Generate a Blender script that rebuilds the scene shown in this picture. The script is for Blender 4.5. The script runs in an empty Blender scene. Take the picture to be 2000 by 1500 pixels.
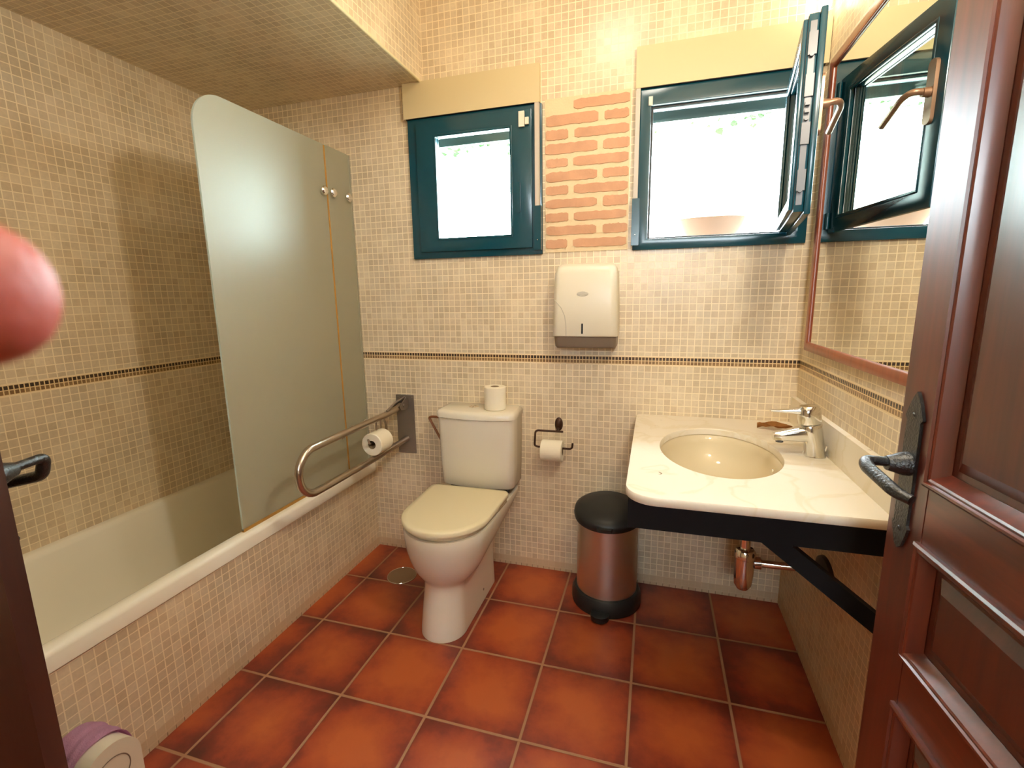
import bpy, bmesh, math, random
from mathutils import Vector, Matrix
random.seed(7)
PI = math.pi
S = bpy.context.scene
C = S.collection

# ------------------------------------------------------------------ camera
cam_d = bpy.data.cameras.new('camera')
cam = bpy.data.objects.new('camera', cam_d); C.objects.link(cam)
r_ = Vector((0.95898629, 0.28303358, -0.01540434))
u_ = Vector((-0.03576148, 0.17472186, 0.98396818))
f_ = Vector((-0.28118752, 0.94306111, -0.17767757))
M = Matrix.Identity(4)
for i in range(3):
    M[i][0] = r_[i]; M[i][1] = u_[i]; M[i][2] = -f_[i]
M[0][3], M[1][3], M[2][3] = 0, 0, 1.42
cam.matrix_world = M
cam_d.sensor_width = 36
cam_d.lens = 927.54 / 2000 * 36
cam_d.clip_start = 0.005
cam_d.dof.use_dof = True
cam_d.dof.focus_distance = 2.0
cam_d.dof.aperture_fstop = 11
S.camera = cam

# ------------------------------------------------------------------ world and light
S.view_settings.view_transform = 'Standard'
S.view_settings.look = 'None'
S.view_settings.gamma = 1.0
S.view_settings.exposure = 0.2
S.view_settings.use_curve_mapping = False
S.cycles.max_bounces = 8
S.cycles.diffuse_bounces = 5
S.cycles.glossy_bounces = 5
S.cycles.transmission_bounces = 6
S.cycles.use_denoising = True
S.cycles.caustics_reflective = False
S.cycles.caustics_refractive = False
S.cycles.sample_clamp_indirect = 6

w = bpy.data.worlds.new('sky'); S.world = w; w.use_nodes = True
bg = w.node_tree.nodes['Background']
bg.inputs[0].default_value = (0.82, 0.93, 1.0, 1)
bg.inputs[1].default_value = 60.0

XL, XB, XR, YB = -2.191, -1.505, 0.602, 2.2636
ZC = 2.95
YW = YB + 0.27


def area(name, loc, rot, sx, sy, power, col):
    d = bpy.data.lights.new(name, 'AREA'); d.shape = 'RECTANGLE'; d.size = sx; d.size_y = sy
    d.energy = power; d.color = col
    o = bpy.data.objects.new(name, d); C.objects.link(o); o.location = loc; o.rotation_euler = rot
    return o


# ceiling lamp of the bathroom
lamp = area('ceiling_lamp_light', (-0.25, 1.50, ZC - 0.10), (0, 0, 0), 0.22, 0.22, 4.5, (1.0, 0.93, 0.80))
# lit wall lamps above the mirror
def bulb(loc, power):
    d = bpy.data.lights.new('wall_lamp_light', 'POINT'); d.energy = power; d.color = (1.0, 0.92, 0.77); d.shadow_soft_size = 0.07
    o = bpy.data.objects.new('wall_lamp_light', d); C.objects.link(o); o.location = loc
bulb((0.42, 0.86, 2.33), 38)
bulb((0.50, 2.15, 2.52), 0.35)
# weak fill light added in the unseen corridor behind the photographer
area('corridor_fill_light', (-0.6, -0.7, 2.55), (0, 0, 0), 0.3, 0.3, 4, (1.0, 0.80, 0.55))


# ------------------------------------------------------------------ material helpers
def mat(name, col, rough=0.5, metal=0.0, spec=0.5, trans=0.0, bump=0.0, bscale=40.0, var=0.0, vscale=6.0,
        coat=0.0, ior=1.45, emit=None, estr=0.0, sub=0.0):
    m = bpy.data.materials.new(name); m.use_nodes = True
    nt = m.node_tree; n = nt.nodes; b = n['Principled BSDF']
    b.inputs['Base Color'].default_value = (*col, 1)
    b.inputs['Roughness'].default_value = rough
    b.inputs['Metallic'].default_value = metal
    b.inputs['IOR'].default_value = ior
    b.inputs['Specular IOR Level'].default_value = spec
    b.inputs['Transmission Weight'].default_value = trans
    b.inputs['Coat Weight'].default_value = coat
    if sub:
        b.inputs['Subsurface Weight'].default_value = sub
        b.inputs['Subsurface Radius'].default_value = (0.012, 0.004, 0.002)
        b.inputs['Subsurface Scale'].default_value = 1.0
    if emit:
        b.inputs['Emission Color'].default_value = (*emit, 1); b.inputs['Emission Strength'].default_value = estr
    if bump or var:
        tc = n.new('ShaderNodeTexCoord'); nz = n.new('ShaderNodeTexNoise')
        nt.links.new(tc.outputs['Object'], nz.inputs['Vector'])
        nz.inputs['Detail'].default_value = 4
        if var:
            nz.inputs['Scale'].default_value = vscale
            mx = n.new('ShaderNodeMixRGB'); mx.blend_type = 'MIX'
            nt.links.new(nz.outputs['Fac'], mx.inputs['Fac'])
            mx.inputs['Color1'].default_value = (*[c * (1 - var) for c in col], 1)
            mx.inputs['Color2'].default_value = (*[min(1, c * (1 + var)) for c in col], 1)
            nt.links.new(mx.outputs['Color'], b.inputs['Base Color'])
        if bump:
            nb = n.new('ShaderNodeTexNoise'); nb.inputs['Scale'].default_value = bscale; nb.inputs['Detail'].default_value = 5
            nt.links.new(tc.outputs['Object'], nb.inputs['Vector'])
            bp = n.new('ShaderNodeBump'); bp.inputs['Strength'].default_value = bump; bp.inputs['Distance'].default_value = 0.002
            nt.links.new(nb.outputs['Fac'], bp.inputs['Height']); nt.links.new(bp.outputs['Normal'], b.inputs['Normal'])
    return m


def lin(r, g, b):
    f = lambda v: (v / 255 / 12.92) if v / 255 <= 0.04045 else ((v / 255 + 0.055) / 1.055) ** 2.4
    return (f(r), f(g), f(b))


def mosaic(name, uax, vax, u0=0.0, band=True, dark=1.0, foot=True):
    """printed mosaic wall tile; uax/vax are the object axes running along the wall"""
    m = bpy.data.materials.new(name); m.use_nodes = True
    nt = m.node_tree; n = nt.nodes; L = nt.links; b = n['Principled BSDF']
    b.inputs['Roughness'].default_value = 0.27
    b.inputs['Specular IOR Level'].default_value = 0.5
    tc = n.new('ShaderNodeTexCoord'); sp = n.new('ShaderNodeSeparateXYZ'); L.new(tc.outputs['Object'], sp.inputs[0])

    def math_(op, a, bb=None, c=None):
        x = n.new('ShaderNodeMath'); x.operation = op
        for i, v in enumerate((a, bb, c)):
            if v is None: continue
            if isinstance(v, (int, float)): x.inputs[i].default_value = v
            else: L.new(v, x.inputs[i])
        return x.outputs[0]
    U = math_('ADD', sp.outputs[uax], 10.0 + u0)
    V = math_('ADD', sp.outputs[vax], 0.031 * 20 - 1.106)     # a grout line just under the band
    cb = n.new('ShaderNodeCombineXYZ'); L.new(U, cb.inputs[0]); L.new(V, cb.inputs[1])
    # grout wobbles very slightly, as the printed mosaic does
    wn = n.new('ShaderNodeTexNoise'); wn.inputs['Scale'].default_value = 9; L.new(cb.outputs[0], wn.inputs['Vector'])
    va = n.new('ShaderNodeVectorMath'); va.operation = 'MULTIPLY_ADD'
    va.inputs[1].default_value = (0.0028, 0.0028, 0); L.new(wn.outputs['Color'], va.inputs[0]); L.new(cb.outputs[0], va.inputs[2])

    def brick(wd, ht, mort, c1, c2, cm, vec):
        k = n.new('ShaderNodeTexBrick'); k.offset = 0; k.squash = 1
        k.inputs['Scale'].default_value = 1
        k.inputs['Brick Width'].default_value = wd; k.inputs['Row Height'].default_value = ht
        k.inputs['Mortar Size'].default_value = mort; k.inputs['Mortar Smooth'].default_value = 0.35
        k.inputs['Color1'].default_value = (*c1, 1); k.inputs['Color2'].default_value = (*c2, 1); k.inputs['Mortar'].default_value = (*cm, 1)
        L.new(vec, k.inputs['Vector'])
        return k
    cm = [c * dark for c in lin(241, 226, 196)]
    k = brick(0.0303, 0.031, 0.0021, [c * dark for c in lin(222, 206, 178)], [c * dark for c in lin(206, 186, 155)], cm, va.outputs[0])
    # clusters of darker cells
    n2 = n.new('ShaderNodeTexNoise'); n2.inputs['Scale'].default_value = 5; n2.inputs['Detail'].default_value = 3
    L.new(cb.outputs[0], n2.inputs['Vector'])
    r2 = n.new('ShaderNodeMapRange'); r2.inputs[1].default_value = 0.35; r2.inputs[2].default_value = 0.7
    r2.inputs[3].default_value = 0.86; r2.inputs[4].default_value = 1.08; L.new(n2.outputs['Fac'], r2.inputs[0])
    # stone speckle in each cell
    n3 = n.new('ShaderNodeTexNoise'); n3.inputs['Scale'].default_value = 90; n3.inputs['Detail'].default_value = 4
    L.new(cb.outputs[0], n3.inputs['Vector'])
    r3 = n.new('ShaderNodeMapRange'); r3.inputs[3].default_value = 0.86; r3.inputs[4].default_value = 1.12; L.new(n3.outputs['Fac'], r3.inputs[0])
    mul = math_('MULTIPLY', r2.outputs[0], r3.outputs[0])
    cell = math_('SUBTRACT', 1.0, k.outputs['Fac'])
    # only the cells vary, the grout keeps its tone
    fac = math_('ADD', math_('MULTIPLY', math_('SUBTRACT', mul, 1.0), cell), 1.0)
    vm = n.new('ShaderNodeVectorMath'); vm.operation = 'SCALE'; L.new(k.outputs['Color'], vm.inputs[0]); L.new(fac, vm.inputs['Scale'])
    col = vm.outputs[0]
    hgt = cell
    if band:
        zb0, zb1, zb2 = 1.108, 1.1255, 1.143
        def rng(a, c):
            g1 = math_('GREATER_THAN', sp.outputs[vax], a); g2 = math_('LESS_THAN', sp.outputs[vax], c)
            return math_('MULTIPLY', g1, g2)
        V2 = math_('ADD', sp.outputs[vax], 0.0175 * 80 - zb0)
        cb2 = n.new('ShaderNodeCombineXYZ'); L.new(U, cb2.inputs[0]); L.new(V2, cb2.inputs[1])
        kd = brick(0.01515, 0.0175, 0.0022, lin(78, 52, 30), lin(40, 26, 16), lin(226, 200, 152), cb2.outputs[0])
        kl = brick(0.01515, 0.0175, 0.0022, lin(150, 118, 78), lin(120, 90, 58), lin(226, 200, 152), cb2.outputs[0])
        for (a, c, kk) in ((zb1, zb2, kd), (zb0, zb1, kl)):
            mx = n.new('ShaderNodeMixRGB'); L.new(rng(a, c), mx.inputs[0]); L.new(col, mx.inputs[1]); L.new(kk.outputs['Color'], mx.inputs[2])
            col = mx.outputs[0]
        for (a, c) in ((zb2, zb2 + 0.006), (zb0 - 0.006, zb0)):      # plain edge of the border strip
            mx = n.new('ShaderNodeMixRGB'); L.new(rng(a, c), mx.inputs[0]); L.new(col, mx.inputs[1]); mx.inputs[2].default_value = (*lin(238, 220, 186), 1)
            col = mx.outputs[0]
    if foot:
        # cut bottom strip of tile: plain, with a toothed lower edge of grout slots
        lt = math_('LESS_THAN', sp.outputs[vax], 0.052)
        kf = brick(0.0303, 0.2, 0.0022, lin(206, 182, 150), lin(192, 166, 134), lin(120, 92, 66), cb.outputs[0])
        low = math_('LESS_THAN', sp.outputs[vax], 0.014)
        pm = n.new('ShaderNodeMixRGB'); L.new(low, pm.inputs[0]); pm.inputs[1].default_value = (*lin(200, 176, 143), 1); L.new(kf.outputs['Color'], pm.inputs[2])
        mx = n.new('ShaderNodeMixRGB'); L.new(math_('MULTIPLY', lt, 0.8), mx.inputs[0]); L.new(col, mx.inputs[1]); L.new(pm.outputs[0], mx.inputs[2])
        col = mx.outputs[0]
    L.new(col, b.inputs['Base Color'])
    bp = n.new('ShaderNodeBump'); bp.inputs['Strength'].default_value = 0.35; bp.inputs['Distance'].default_value = 0.0012
    L.new(hgt, bp.inputs['Height']); L.new(bp.outputs['Normal'], b.inputs['Normal'])
    rr = math_('MULTIPLY_ADD', cell, -0.12, 0.42); L.new(rr, b.inputs['Roughness'])
    return m


def terracotta():
    m = bpy.data.materials.new('terracotta_tiles'); m.use_nodes = True
    nt = m.node_tree; n = nt.nodes; L = nt.links; b = n['Principled BSDF']
    T = 0.3385
    tc = n.new('ShaderNodeTexCoord')
    mp = n.new('ShaderNodeVectorMath'); mp.operation = 'ADD'; mp.inputs[1].default_value = (1.7253 + T * 20, -1.9414 + T * 20, 0)
    L.new(tc.outputs['Object'], mp.inputs[0])
    sp = n.new('ShaderNodeSeparateXYZ'); L.new(mp.outputs[0], sp.inputs[0])

    def math_(op, a, bb=None, c=None):
        x = n.new('ShaderNodeMath'); x.operation = op
        for i, v in enumerate((a, bb, c)):
            if v is None: continue
            if isinstance(v, (int, float)): x.inputs[i].default_value = v
            else: L.new(v, x.inputs[i])
        return x.outputs[0]

    def edge(c):
        fr = math_('FRACT', math_('DIVIDE', c, T))
        return math_('ABSOLUTE', math_('SUBTRACT', fr, 0.5))
    ex, ey = edge(sp.outputs[0]), edge(sp.outputs[1])
    d = math_('MAXIMUM', ex, ey)
    cb = n.new('ShaderNodeCombineXYZ')
    L.new(math_('FLOOR', math_('DIVIDE', sp.outputs[0], T)), cb.inputs[0]); L.new(math_('FLOOR', math_('DIVIDE', sp.outputs[1], T)), cb.inputs[1])
    wn = n.new('ShaderNodeTexWhiteNoise'); wn.noise_dimensions = '2D'; L.new(cb.outputs[0], wn.inputs['Vector'])
    nz = n.new('ShaderNodeTexNoise'); nz.inputs['Scale'].default_value = 9; nz.inputs['Detail'].default_value = 5; nz.inputs['Roughness'].default_value = 0.6
    nv = n.new('ShaderNodeVectorMath'); nv.operation = 'MULTIPLY_ADD'; nv.inputs[1].default_value = (3, 3, 3); L.new(wn.outputs['Color'], nv.inputs[0]); L.new(mp.outputs[0], nv.inputs[2])
    L.new(nv.outputs[0], nz.inputs['Vector'])
    # fired edges: darker and redder towards the border of every tile, broken up by noise
    rad = math_('POWER', math_('ADD', math_('POWER', ex, 3.0), math_('POWER', ey, 3.0)), 0.3333)
    t = math_('ADD', math_('MULTIPLY', rad, 1.35), math_('MULTIPLY', math_('SUBTRACT', nz.outputs['Fac'], 0.5), 0.95))
    t = math_('ADD', t, math_('MULTIPLY', math_('SUBTRACT', wn.outputs['Value'], 0.5), 0.22))
    rp = n.new('ShaderNodeValToRGB'); L.new(t, rp.inputs[0])
    e = rp.color_ramp.elements
    e[0].position = 0.15; e[0].color = (*lin(172, 84, 42), 1)
    e[1].position = 0.95; e[1].color = (*lin(78, 30, 22), 1)
    x = e.new(0.48); x.color = (*lin(150, 64, 36), 1)
    x = e.new(0.68); x.color = (*lin(118, 44, 30), 1)
    gm = n.new('ShaderNodeMapRange'); gm.inputs[1].default_value = 0.5 - 0.0058 / T; gm.inputs[2].default_value = 0.5 - 0.0035 / T; L.new(d, gm.inputs[0])
    mx = n.new('ShaderNodeMixRGB'); L.new(gm.outputs[0], mx.inputs[0]); L.new(rp.outputs[0], mx.inputs[1]); mx.inputs[2].default_value = (*lin(156, 116, 86), 1)
    L.new(mx.outputs[0], b.inputs['Base Color'])
    b.inputs['Roughness'].default_value = 0.42
    L.new(math_('MULTIPLY_ADD', gm.outputs[0], 0.3, 0.38), b.inputs['Roughness'])
    bp = n.new('ShaderNodeBump'); bp.inputs['Strength'].default_value = 0.5; bp.inputs['Distance'].default_value = 0.003
    h = math_('SUBTRACT', math_('MULTIPLY', nz.outputs['Fac'], 0.5), gm.outputs[0])
    L.new(h, bp.inputs['Height']); L.new(bp.outputs['Normal'], b.inputs['Normal'])
    return m


def wood(name, c1, c2, rough=0.3, axis=2, coat=0.3):
    m = bpy.data.materials.new(name); m.use_nodes = True
    nt = m.node_tree; n = nt.nodes; L = nt.links; b = n['Principled BSDF']
    tc = n.new('ShaderNodeTexCoord'); mp = n.new('ShaderNodeMapping'); L.new(tc.outputs['Object'], mp.inputs[0])
    sc = [26, 26, 26]; sc[axis] = 1.6; mp.inputs['Scale'].default_value = sc
    nz = n.new('ShaderNodeTexNoise'); nz.inputs['Scale'].default_value = 1.6; nz.inputs['Detail'].default_value = 8; nz.inputs['Roughness'].default_value = 0.62
    L.new(mp.outputs[0], nz.inputs['Vector'])
    rp = n.new('ShaderNodeValToRGB'); L.new(nz.outputs['Fac'], rp.inputs[0])
    rp.color_ramp.elements[0].position = 0.3; rp.color_ramp.elements[0].color = (*c1, 1)
    rp.color_ramp.elements[1].position = 0.72; rp.color_ramp.elements[1].color = (*c2, 1)
    L.new(rp.outputs[0], b.inputs['Base Color'])
    b.inputs['Roughness'].default_value = rough; b.inputs['Coat Weight'].default_value = coat; b.inputs['Coat Roughness'].default_value = 0.3
    bp = n.new('ShaderNodeBump'); bp.inputs['Strength'].default_value = 0.12; bp.inputs['Distance'].default_value = 0.001
    L.new(nz.outputs['Fac'], bp.inputs['Height']); L.new(bp.outputs['Normal'], b.inputs['Normal'])
    return m


def marble():
    m = bpy.data.materials.new('cream_marble'); m.use_nodes = True
    nt = m.node_tree; n = nt.nodes; L = nt.links; b = n['Principled BSDF']
    tc = n.new('ShaderNodeTexCoord')
    nz = n.new('ShaderNodeTexNoise'); nz.inputs['Scale'].default_value = 3.2; nz.inputs['Detail'].default_value = 9; nz.inputs['Distortion'].default_value = 1.4
    L.new(tc.outputs['Object'], nz.inputs['Vector'])
    sb = n.new('ShaderNodeMath'); sb.operation = 'SUBTRACT'; sb.inputs[1].default_value = 0.5; L.new(nz.outputs['Fac'], sb.inputs[0])
    ab = n.new('ShaderNodeMath'); ab.operation = 'ABSOLUTE'; L.new(sb.outputs[0], ab.inputs[0])
    rp = n.new('ShaderNodeValToRGB'); rp.color_ramp.interpolation = 'EASE'; L.new(ab.outputs[0], rp.inputs[0])
    e = rp.color_ramp.elements
    e[0].position = 0.0; e[0].color = (*lin(228, 218, 194), 1)
    e[1].position = 0.04; e[1].color = (*lin(234, 226, 208), 1)
    n2 = n.new('ShaderNodeTexNoise'); n2.inputs['Scale'].default_value = 22; n2.inputs['Detail'].default_value = 6; n2.inputs['Distortion'].default_value = 1.2
    L.new(tc.outputs['Object'], n2.inputs['Vector'])
    r2 = n.new('ShaderNodeValToRGB'); L.new(n2.outputs['Fac'], r2.inputs[0])
    r2.color_ramp.elements[0].position = 0.25; r2.color_ramp.elements[0].color = (0.38, 0.32, 0.26, 1)
    r2.color_ramp.elements[1].position = 0.29; r2.color_ramp.elements[1].color = (1, 1, 1, 1)
    mx = n.new('ShaderNodeMixRGB'); mx.blend_type = 'MULTIPLY'; mx.inputs[0].default_value = 1
    L.new(rp.outputs[0], mx.inputs[1]); L.new(r2.outputs[0], mx.inputs[2]); L.new(mx.outputs[0], b.inputs['Base Color'])
    b.inputs['Roughness'].default_value = 0.22
    return m


M_back = mosaic('mosaic_back', 0, 2, 0.0)
M_side = mosaic('mosaic_side', 1, 2, 0.007)
M_flat = mosaic('mosaic_soffit', 0, 1, 0.0, band=False, foot=False)
M_tub = mosaic('mosaic_tub_panel', 1, 2, 0.004, band=False)
M_floor = terracotta()
M_plaster = mat('plaster', lin(236, 222, 186), 0.85, bump=0.2, bscale=60)
M_outside = mat('outside_render', lin(235, 232, 225), 0.9)
M_ceil = mat('ceiling_paint', lin(240, 232, 208), 0.9)
M_green = mat('dark_green_lacquer', lin(9, 62, 76), 0.22, spec=0.6)
M_shutter = mat('grey_green_shutter', lin(96, 116, 112), 0.5)
M_rubber = mat('black_rubber', (0.012, 0.012, 0.012), 0.5)
M_greymetal = mat('grey_metal', (0.11, 0.11, 0.115), 0.4, metal=0.3)
M_boxcream = mat('cream_lacquer', lin(206, 190, 150), 0.5)
M_beltgrey = mat('grey_guide', lin(190, 180, 166), 0.45)
M_plastic = mat('white_plastic', lin(222, 214, 194), 0.3)
M_offwhite = mat('off_white_plastic', lin(222, 216, 200), 0.35)
M_greyplastic = mat('grey_plastic', lin(120, 106, 92), 0.4)
M_ceramic = mat('white_ceramic', lin(226, 220, 204), 0.12, spec=0.6)
M_basin = mat('cream_ceramic', lin(214, 200, 168), 0.08, spec=0.6)
M_seat = mat('cream_seat_plastic', lin(226, 216, 184), 0.25)
M_tubw = mat('tub_enamel', lin(242, 238, 224), 0.2, spec=0.5)
M_chrome = mat('chrome', (0.86, 0.87, 0.87), 0.14, metal=1)
M_steel = mat('brushed_steel', (0.50, 0.43, 0.36), 0.3, metal=1)
M_steelbin = mat('bin_steel', (0.66, 0.62, 0.58), 0.38, metal=1)
M_platesteel = mat('dull_steel_plate', (0.30, 0.26, 0.23), 0.45, metal=0.9)
M_black = mat('black_plastic', (0.010, 0.011, 0.012), 0.42)
M_blackwood = mat('black_painted_wood', (0.006, 0.006, 0.008), 0.6, spec=0.2)
M_iron = mat('black_forged_iron', (0.016, 0.017, 0.018), 0.3, spec=0.7, bump=0.8, bscale=240)
M_bronze = mat('brown_iron', lin(62, 38, 24), 0.45, metal=0.5)
M_copper = mat('brown_bronze', lin(134, 90, 62), 0.4, metal=0.6)
M_handle = mat('bronze_handle', lin(150, 116, 92), 0.35, metal=0.5)
M_paper = mat('toilet_paper', lin(236, 228, 206), 0.95, bump=0.3, bscale=120)
M_card = mat('cardboard', lin(150, 128, 98), 0.9)
M_frost = mat('frosted_glass', lin(186, 187, 172), 0.36, spec=1.0)
_n = M_frost.node_tree.nodes; _t = _n.new('ShaderNodeBsdfTranslucent'); _t.inputs['Color'].default_value = (0.90, 0.89, 0.80, 1)
_m = _n.new('ShaderNodeMixShader'); _m.inputs[0].default_value = 0.55
M_frost.node_tree.links.new(_n['Principled BSDF'].outputs[0], _m.inputs[1]); M_frost.node_tree.links.new(_t.outputs[0], _m.inputs[2])
M_frost.node_tree.links.new(_m.outputs[0], _n['Material Output'].inputs['Surface'])
M_glassedge = mat('glass_edge', lin(205, 222, 214), 0.2)
M_amber = mat('amber_seal', lin(170, 126, 56), 0.35)
M_mirror = mat('mirror_silver', (0.93, 0.95, 0.92), 0.0, metal=1)
M_marble = marble()
M_woodr = wood('red_brown_varnish', lin(66, 22, 14), lin(104, 40, 22), 0.3, 2, 0.8)
M_woodh = wood('red_brown_varnish_across', lin(70, 25, 15), lin(112, 46, 24), 0.3, 1, 0.8)
M_woodp = wood('brown_panel_varnish', lin(54, 20, 13), lin(92, 38, 22), 0.3, 2, 0.8)
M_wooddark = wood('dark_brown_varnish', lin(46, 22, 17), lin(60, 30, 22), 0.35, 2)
M_mirframe = wood('mirror_frame_wood', lin(120, 54, 28), lin(156, 78, 42), 0.3, 2)
M_leaf = mat('dry_leaf', lin(176, 122, 62), 0.6, var=0.35, vscale=60)
M_green_leaf = mat('vine_leaf', lin(36, 64, 20), 0.6, var=0.4, vscale=12)
M_pot = mat('clay_pot', lin(206, 170, 146), 0.8)
M_soil = mat('potting_soil', lin(80, 60, 45), 0.95)
M_towel = mat('pink_terry', lin(226, 178, 214), 0.95, bump=1.0, bscale=320, var=0.12, vscale=30)
M_skin = mat('skin', lin(166, 80, 68), 0.5, sub=0.25, bump=0.2, bscale=600)
M_nail = mat('nail', lin(226, 170, 150), 0.25)
M_brick = mat('orange_brick', lin(194, 148, 116), 0.85, bump=0.8, bscale=90, var=0.22, vscale=14)
M_mortar = mat('cream_mortar', lin(220, 198, 160), 0.9, bump=0.7, bscale=120, var=0.06, vscale=20)
M_slot = mat('dark_slot', (0.004, 0.004, 0.004), 0.3)
M_badge = mat('grey_badge', lin(186, 180, 164), 0.35)
M_lampglass = mat('lamp_diffuser', (0.9, 0.88, 0.8), 0.5, emit=(1.0, 0.84, 0.6), estr=6)
M_opal = mat('opal_glass', (0.9, 0.88, 0.8), 0.2, emit=(1.0, 0.86, 0.64), estr=8)
M_drain = mat('drain_steel', (0.30, 0.22, 0.15), 0.35, metal=0.8)
M_paint_black = mat('escutcheon_black', (0.02, 0.02, 0.02), 0.35)


def clear_glass():
    m = bpy.data.materials.new('window_glass'); m.use_nodes = True
    nt = m.node_tree; n = nt.nodes; n.clear()
    o = n.new('ShaderNodeOutputMaterial'); mx = n.new('ShaderNodeMixShader'); t = n.new('ShaderNodeBsdfTransparent'); g = n.new('ShaderNodeBsdfGlossy')
    fr = n.new('ShaderNodeFresnel'); ge = n.new('ShaderNodeNewGeometry'); mr = n.new('ShaderNodeMapRange')
    mr.inputs[3].default_value = 1.5; mr.inputs[4].default_value = 1 / 1.5
    nt.links.new(ge.outputs['Backfacing'], mr.inputs[0]); nt.links.new(mr.outputs[0], fr.inputs['IOR'])   # same reflectance on both faces of the pane
    t.inputs['Color'].default_value = (0.90, 0.97, 0.93, 1); g.inputs['Roughness'].default_value = 0.02
    nt.links.new(fr.outputs[0], mx.inputs[0]); nt.links.new(t.outputs[0], mx.inputs[1]); nt.links.new(g.outputs[0], mx.inputs[2]); nt.links.new(mx.outputs[0], o.inputs[0])
    return m


M_glass = clear_glass()


# ------------------------------------------------------------------ mesh helpers
def nb(): return bmesh.new()


def box(bm, x0, x1, y0, y1, z0, z1, mi=0):
    vs = [bm.verts.new(p) for p in ((x0, y0, z0), (x1, y0, z0), (x1, y1, z0), (x0, y1, z0), (x0, y0, z1), (x1, y0, z1), (x1, y1, z1), (x0, y1, z1))]
    fs = []
    for q in ((0, 3, 2, 1), (4, 5, 6, 7), (0, 1, 5, 4), (1, 2, 6, 5), (2, 3, 7, 6), (3, 0, 4, 7)):
        f = bm.faces.new([vs[i] for i in q]); f.material_index = mi; fs.append(f)
    return fs


def bevel(bm, w, seg=2, ang=30):
    es = [e for e in bm.edges if len(e.link_faces) == 2 and e.calc_face_angle(0) > math.radians(ang)]
    bmesh.ops.bevel(bm, geom=es, offset=w, segments=seg, profile=0.5, affect='EDGES', clamp_overlap=True)


def bbox(x0, x1, y0, y1, z0, z1, w=0.003, seg=2):
    bm = nb(); box(bm, x0, x1, y0, y1, z0, z1); bevel(bm, w, seg); return bm


def prism(bm, pts, axis, a0, a1, mi=0):
    """extrude a 2D outline along an axis; pts are given in the two other axes, in order"""
    def P(p, a):
        return {0: (a, p[0], p[1]), 1: (p[0], a, p[1]), 2: (p[0], p[1], a)}[axis]
    A = [bm.verts.new(P(p, a0)) for p in pts]; B = [bm.verts.new(P(p, a1)) for p in pts]
    n = len(pts)
    fs = [bm.faces.new(A), bm.faces.new(B)]
    for i in range(n):
        fs.append(bm.faces.new((A[i], A[(i + 1) % n], B[(i + 1) % n], B[i])))
    for f in fs: f.material_index = mi
    return fs


def loft(bm, rings, cap0=True, cap1=True, closed=True):
    R = [[bm.verts.new(p) for p in r] for r in rings]
    n = len(R[0])
    for a, b in zip(R, R[1:]):
        for i in range(n if closed else n - 1):
            bm.faces.new((a[i], a[(i + 1) % n], b[(i + 1) % n], b[i]))
    if cap0: bm.faces.new(R[0])
    if cap1: bm.faces.new(R[-1])
    return R


def tube(bm, pts, r, n=14, caps=True, rs=None):
    pts = [Vector(p) for p in pts]
    T = []
    for i in range(len(pts)):
        a = pts[max(0, i - 1)]; b = pts[min(len(pts) - 1, i + 1)]
        T.append((b - a).normalized())
    up = Vector((0, 0, 1)) if abs(T[0].z) < 0.9 else Vector((1, 0, 0))
    N = T[0].cross(up).normalized(); rings = []
    for i, p in enumerate(pts):
        N = (N - T[i] * N.dot(T[i])).normalized(); Bv = T[i].cross(N)
        rr = rs[i] if rs else r
        rings.append([p + (N * math.cos(2 * PI * k / n) + Bv * math.sin(2 * PI * k / n)) * rr for k in range(n)])
    loft(bm, rings, caps, caps)


def arc(c, r, a0, a1, n, ax=(0, 1), base=(0, 0, 0)):
    out = []
    for i in range(n + 1):
        a = a0 + (a1 - a0) * i / n
        p = list(base); p[ax[0]] = c[0] + r * math.cos(a); p[ax[1]] = c[1] + r * math.sin(a); out.append(tuple(p))
    return out


def round_path(pts, r, n=6):
    """polyline with rounded corners"""
    pts = [Vector(p) for p in pts]; out = [pts[0]]
    for a, b, c in zip(pts, pts[1:], pts[2:]):
        d1 = (a - b).normalized(); d2 = (c - b).normalized()
        rr = min(r, (a - b).length * 0.49, (c - b).length * 0.49)
        p, q = b + d1 * rr, b + d2 * rr
        for i in range(n + 1):
            t = i / n
            out.append(p * (1 - t) ** 2 + b * 2 * t * (1 - t) + q * t * t)
    out.append(pts[-1])
    return out


def lathe(bm, prof, loc, axis=(0, 0, 1), n=32, sx=1.0, sy=1.0, xdir=None):
    ax = Vector(axis).normalized()
    X = Vector(xdir) if xdir else (Vector((1, 0, 0)) if abs(ax.x) < 0.9 else Vector((0, 1, 0)))
    X = (X - ax * X.dot(ax)).normalized(); Y = ax.cross(X); loc = Vector(loc)
    rings = [[loc + ax * h + X * math.cos(2 * PI * k / n) * r * sx + Y * math.sin(2 * PI * k / n) * r * sy for k in range(n)] for r, h in prof]
    loft(bm, rings, prof[0][0] > 1e-5, prof[-1][0] > 1e-5)
    bmesh.ops.remove_doubles(bm, verts=bm.verts, dist=1e-6)


def rrect(x0, x1, y0, y1, rs, n=6):
    """rounded rectangle outline; rs = radii for (x0,y0),(x1,y0),(x1,y1),(x0,y1)"""
    if not isinstance(rs, (list, tuple)): rs = [rs] * 4
    out = []
    for (cx, cy, r, a) in ((x0 + rs[0], y0 + rs[0], rs[0], PI), (x1 - rs[1], y0 + rs[1], rs[1], 1.5 * PI), (x1 - rs[2], y1 - rs[2], rs[2], 0), (x0 + rs[3], y1 - rs[3], rs[3], 0.5 * PI)):
        for i in range(n + 1):
            t = a + PI / 2 * i / n
            out.append((cx + r * math.cos(t), cy + r * math.sin(t)))
    return out


def xf(bm, M): bm.transform(M); return bm


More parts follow.
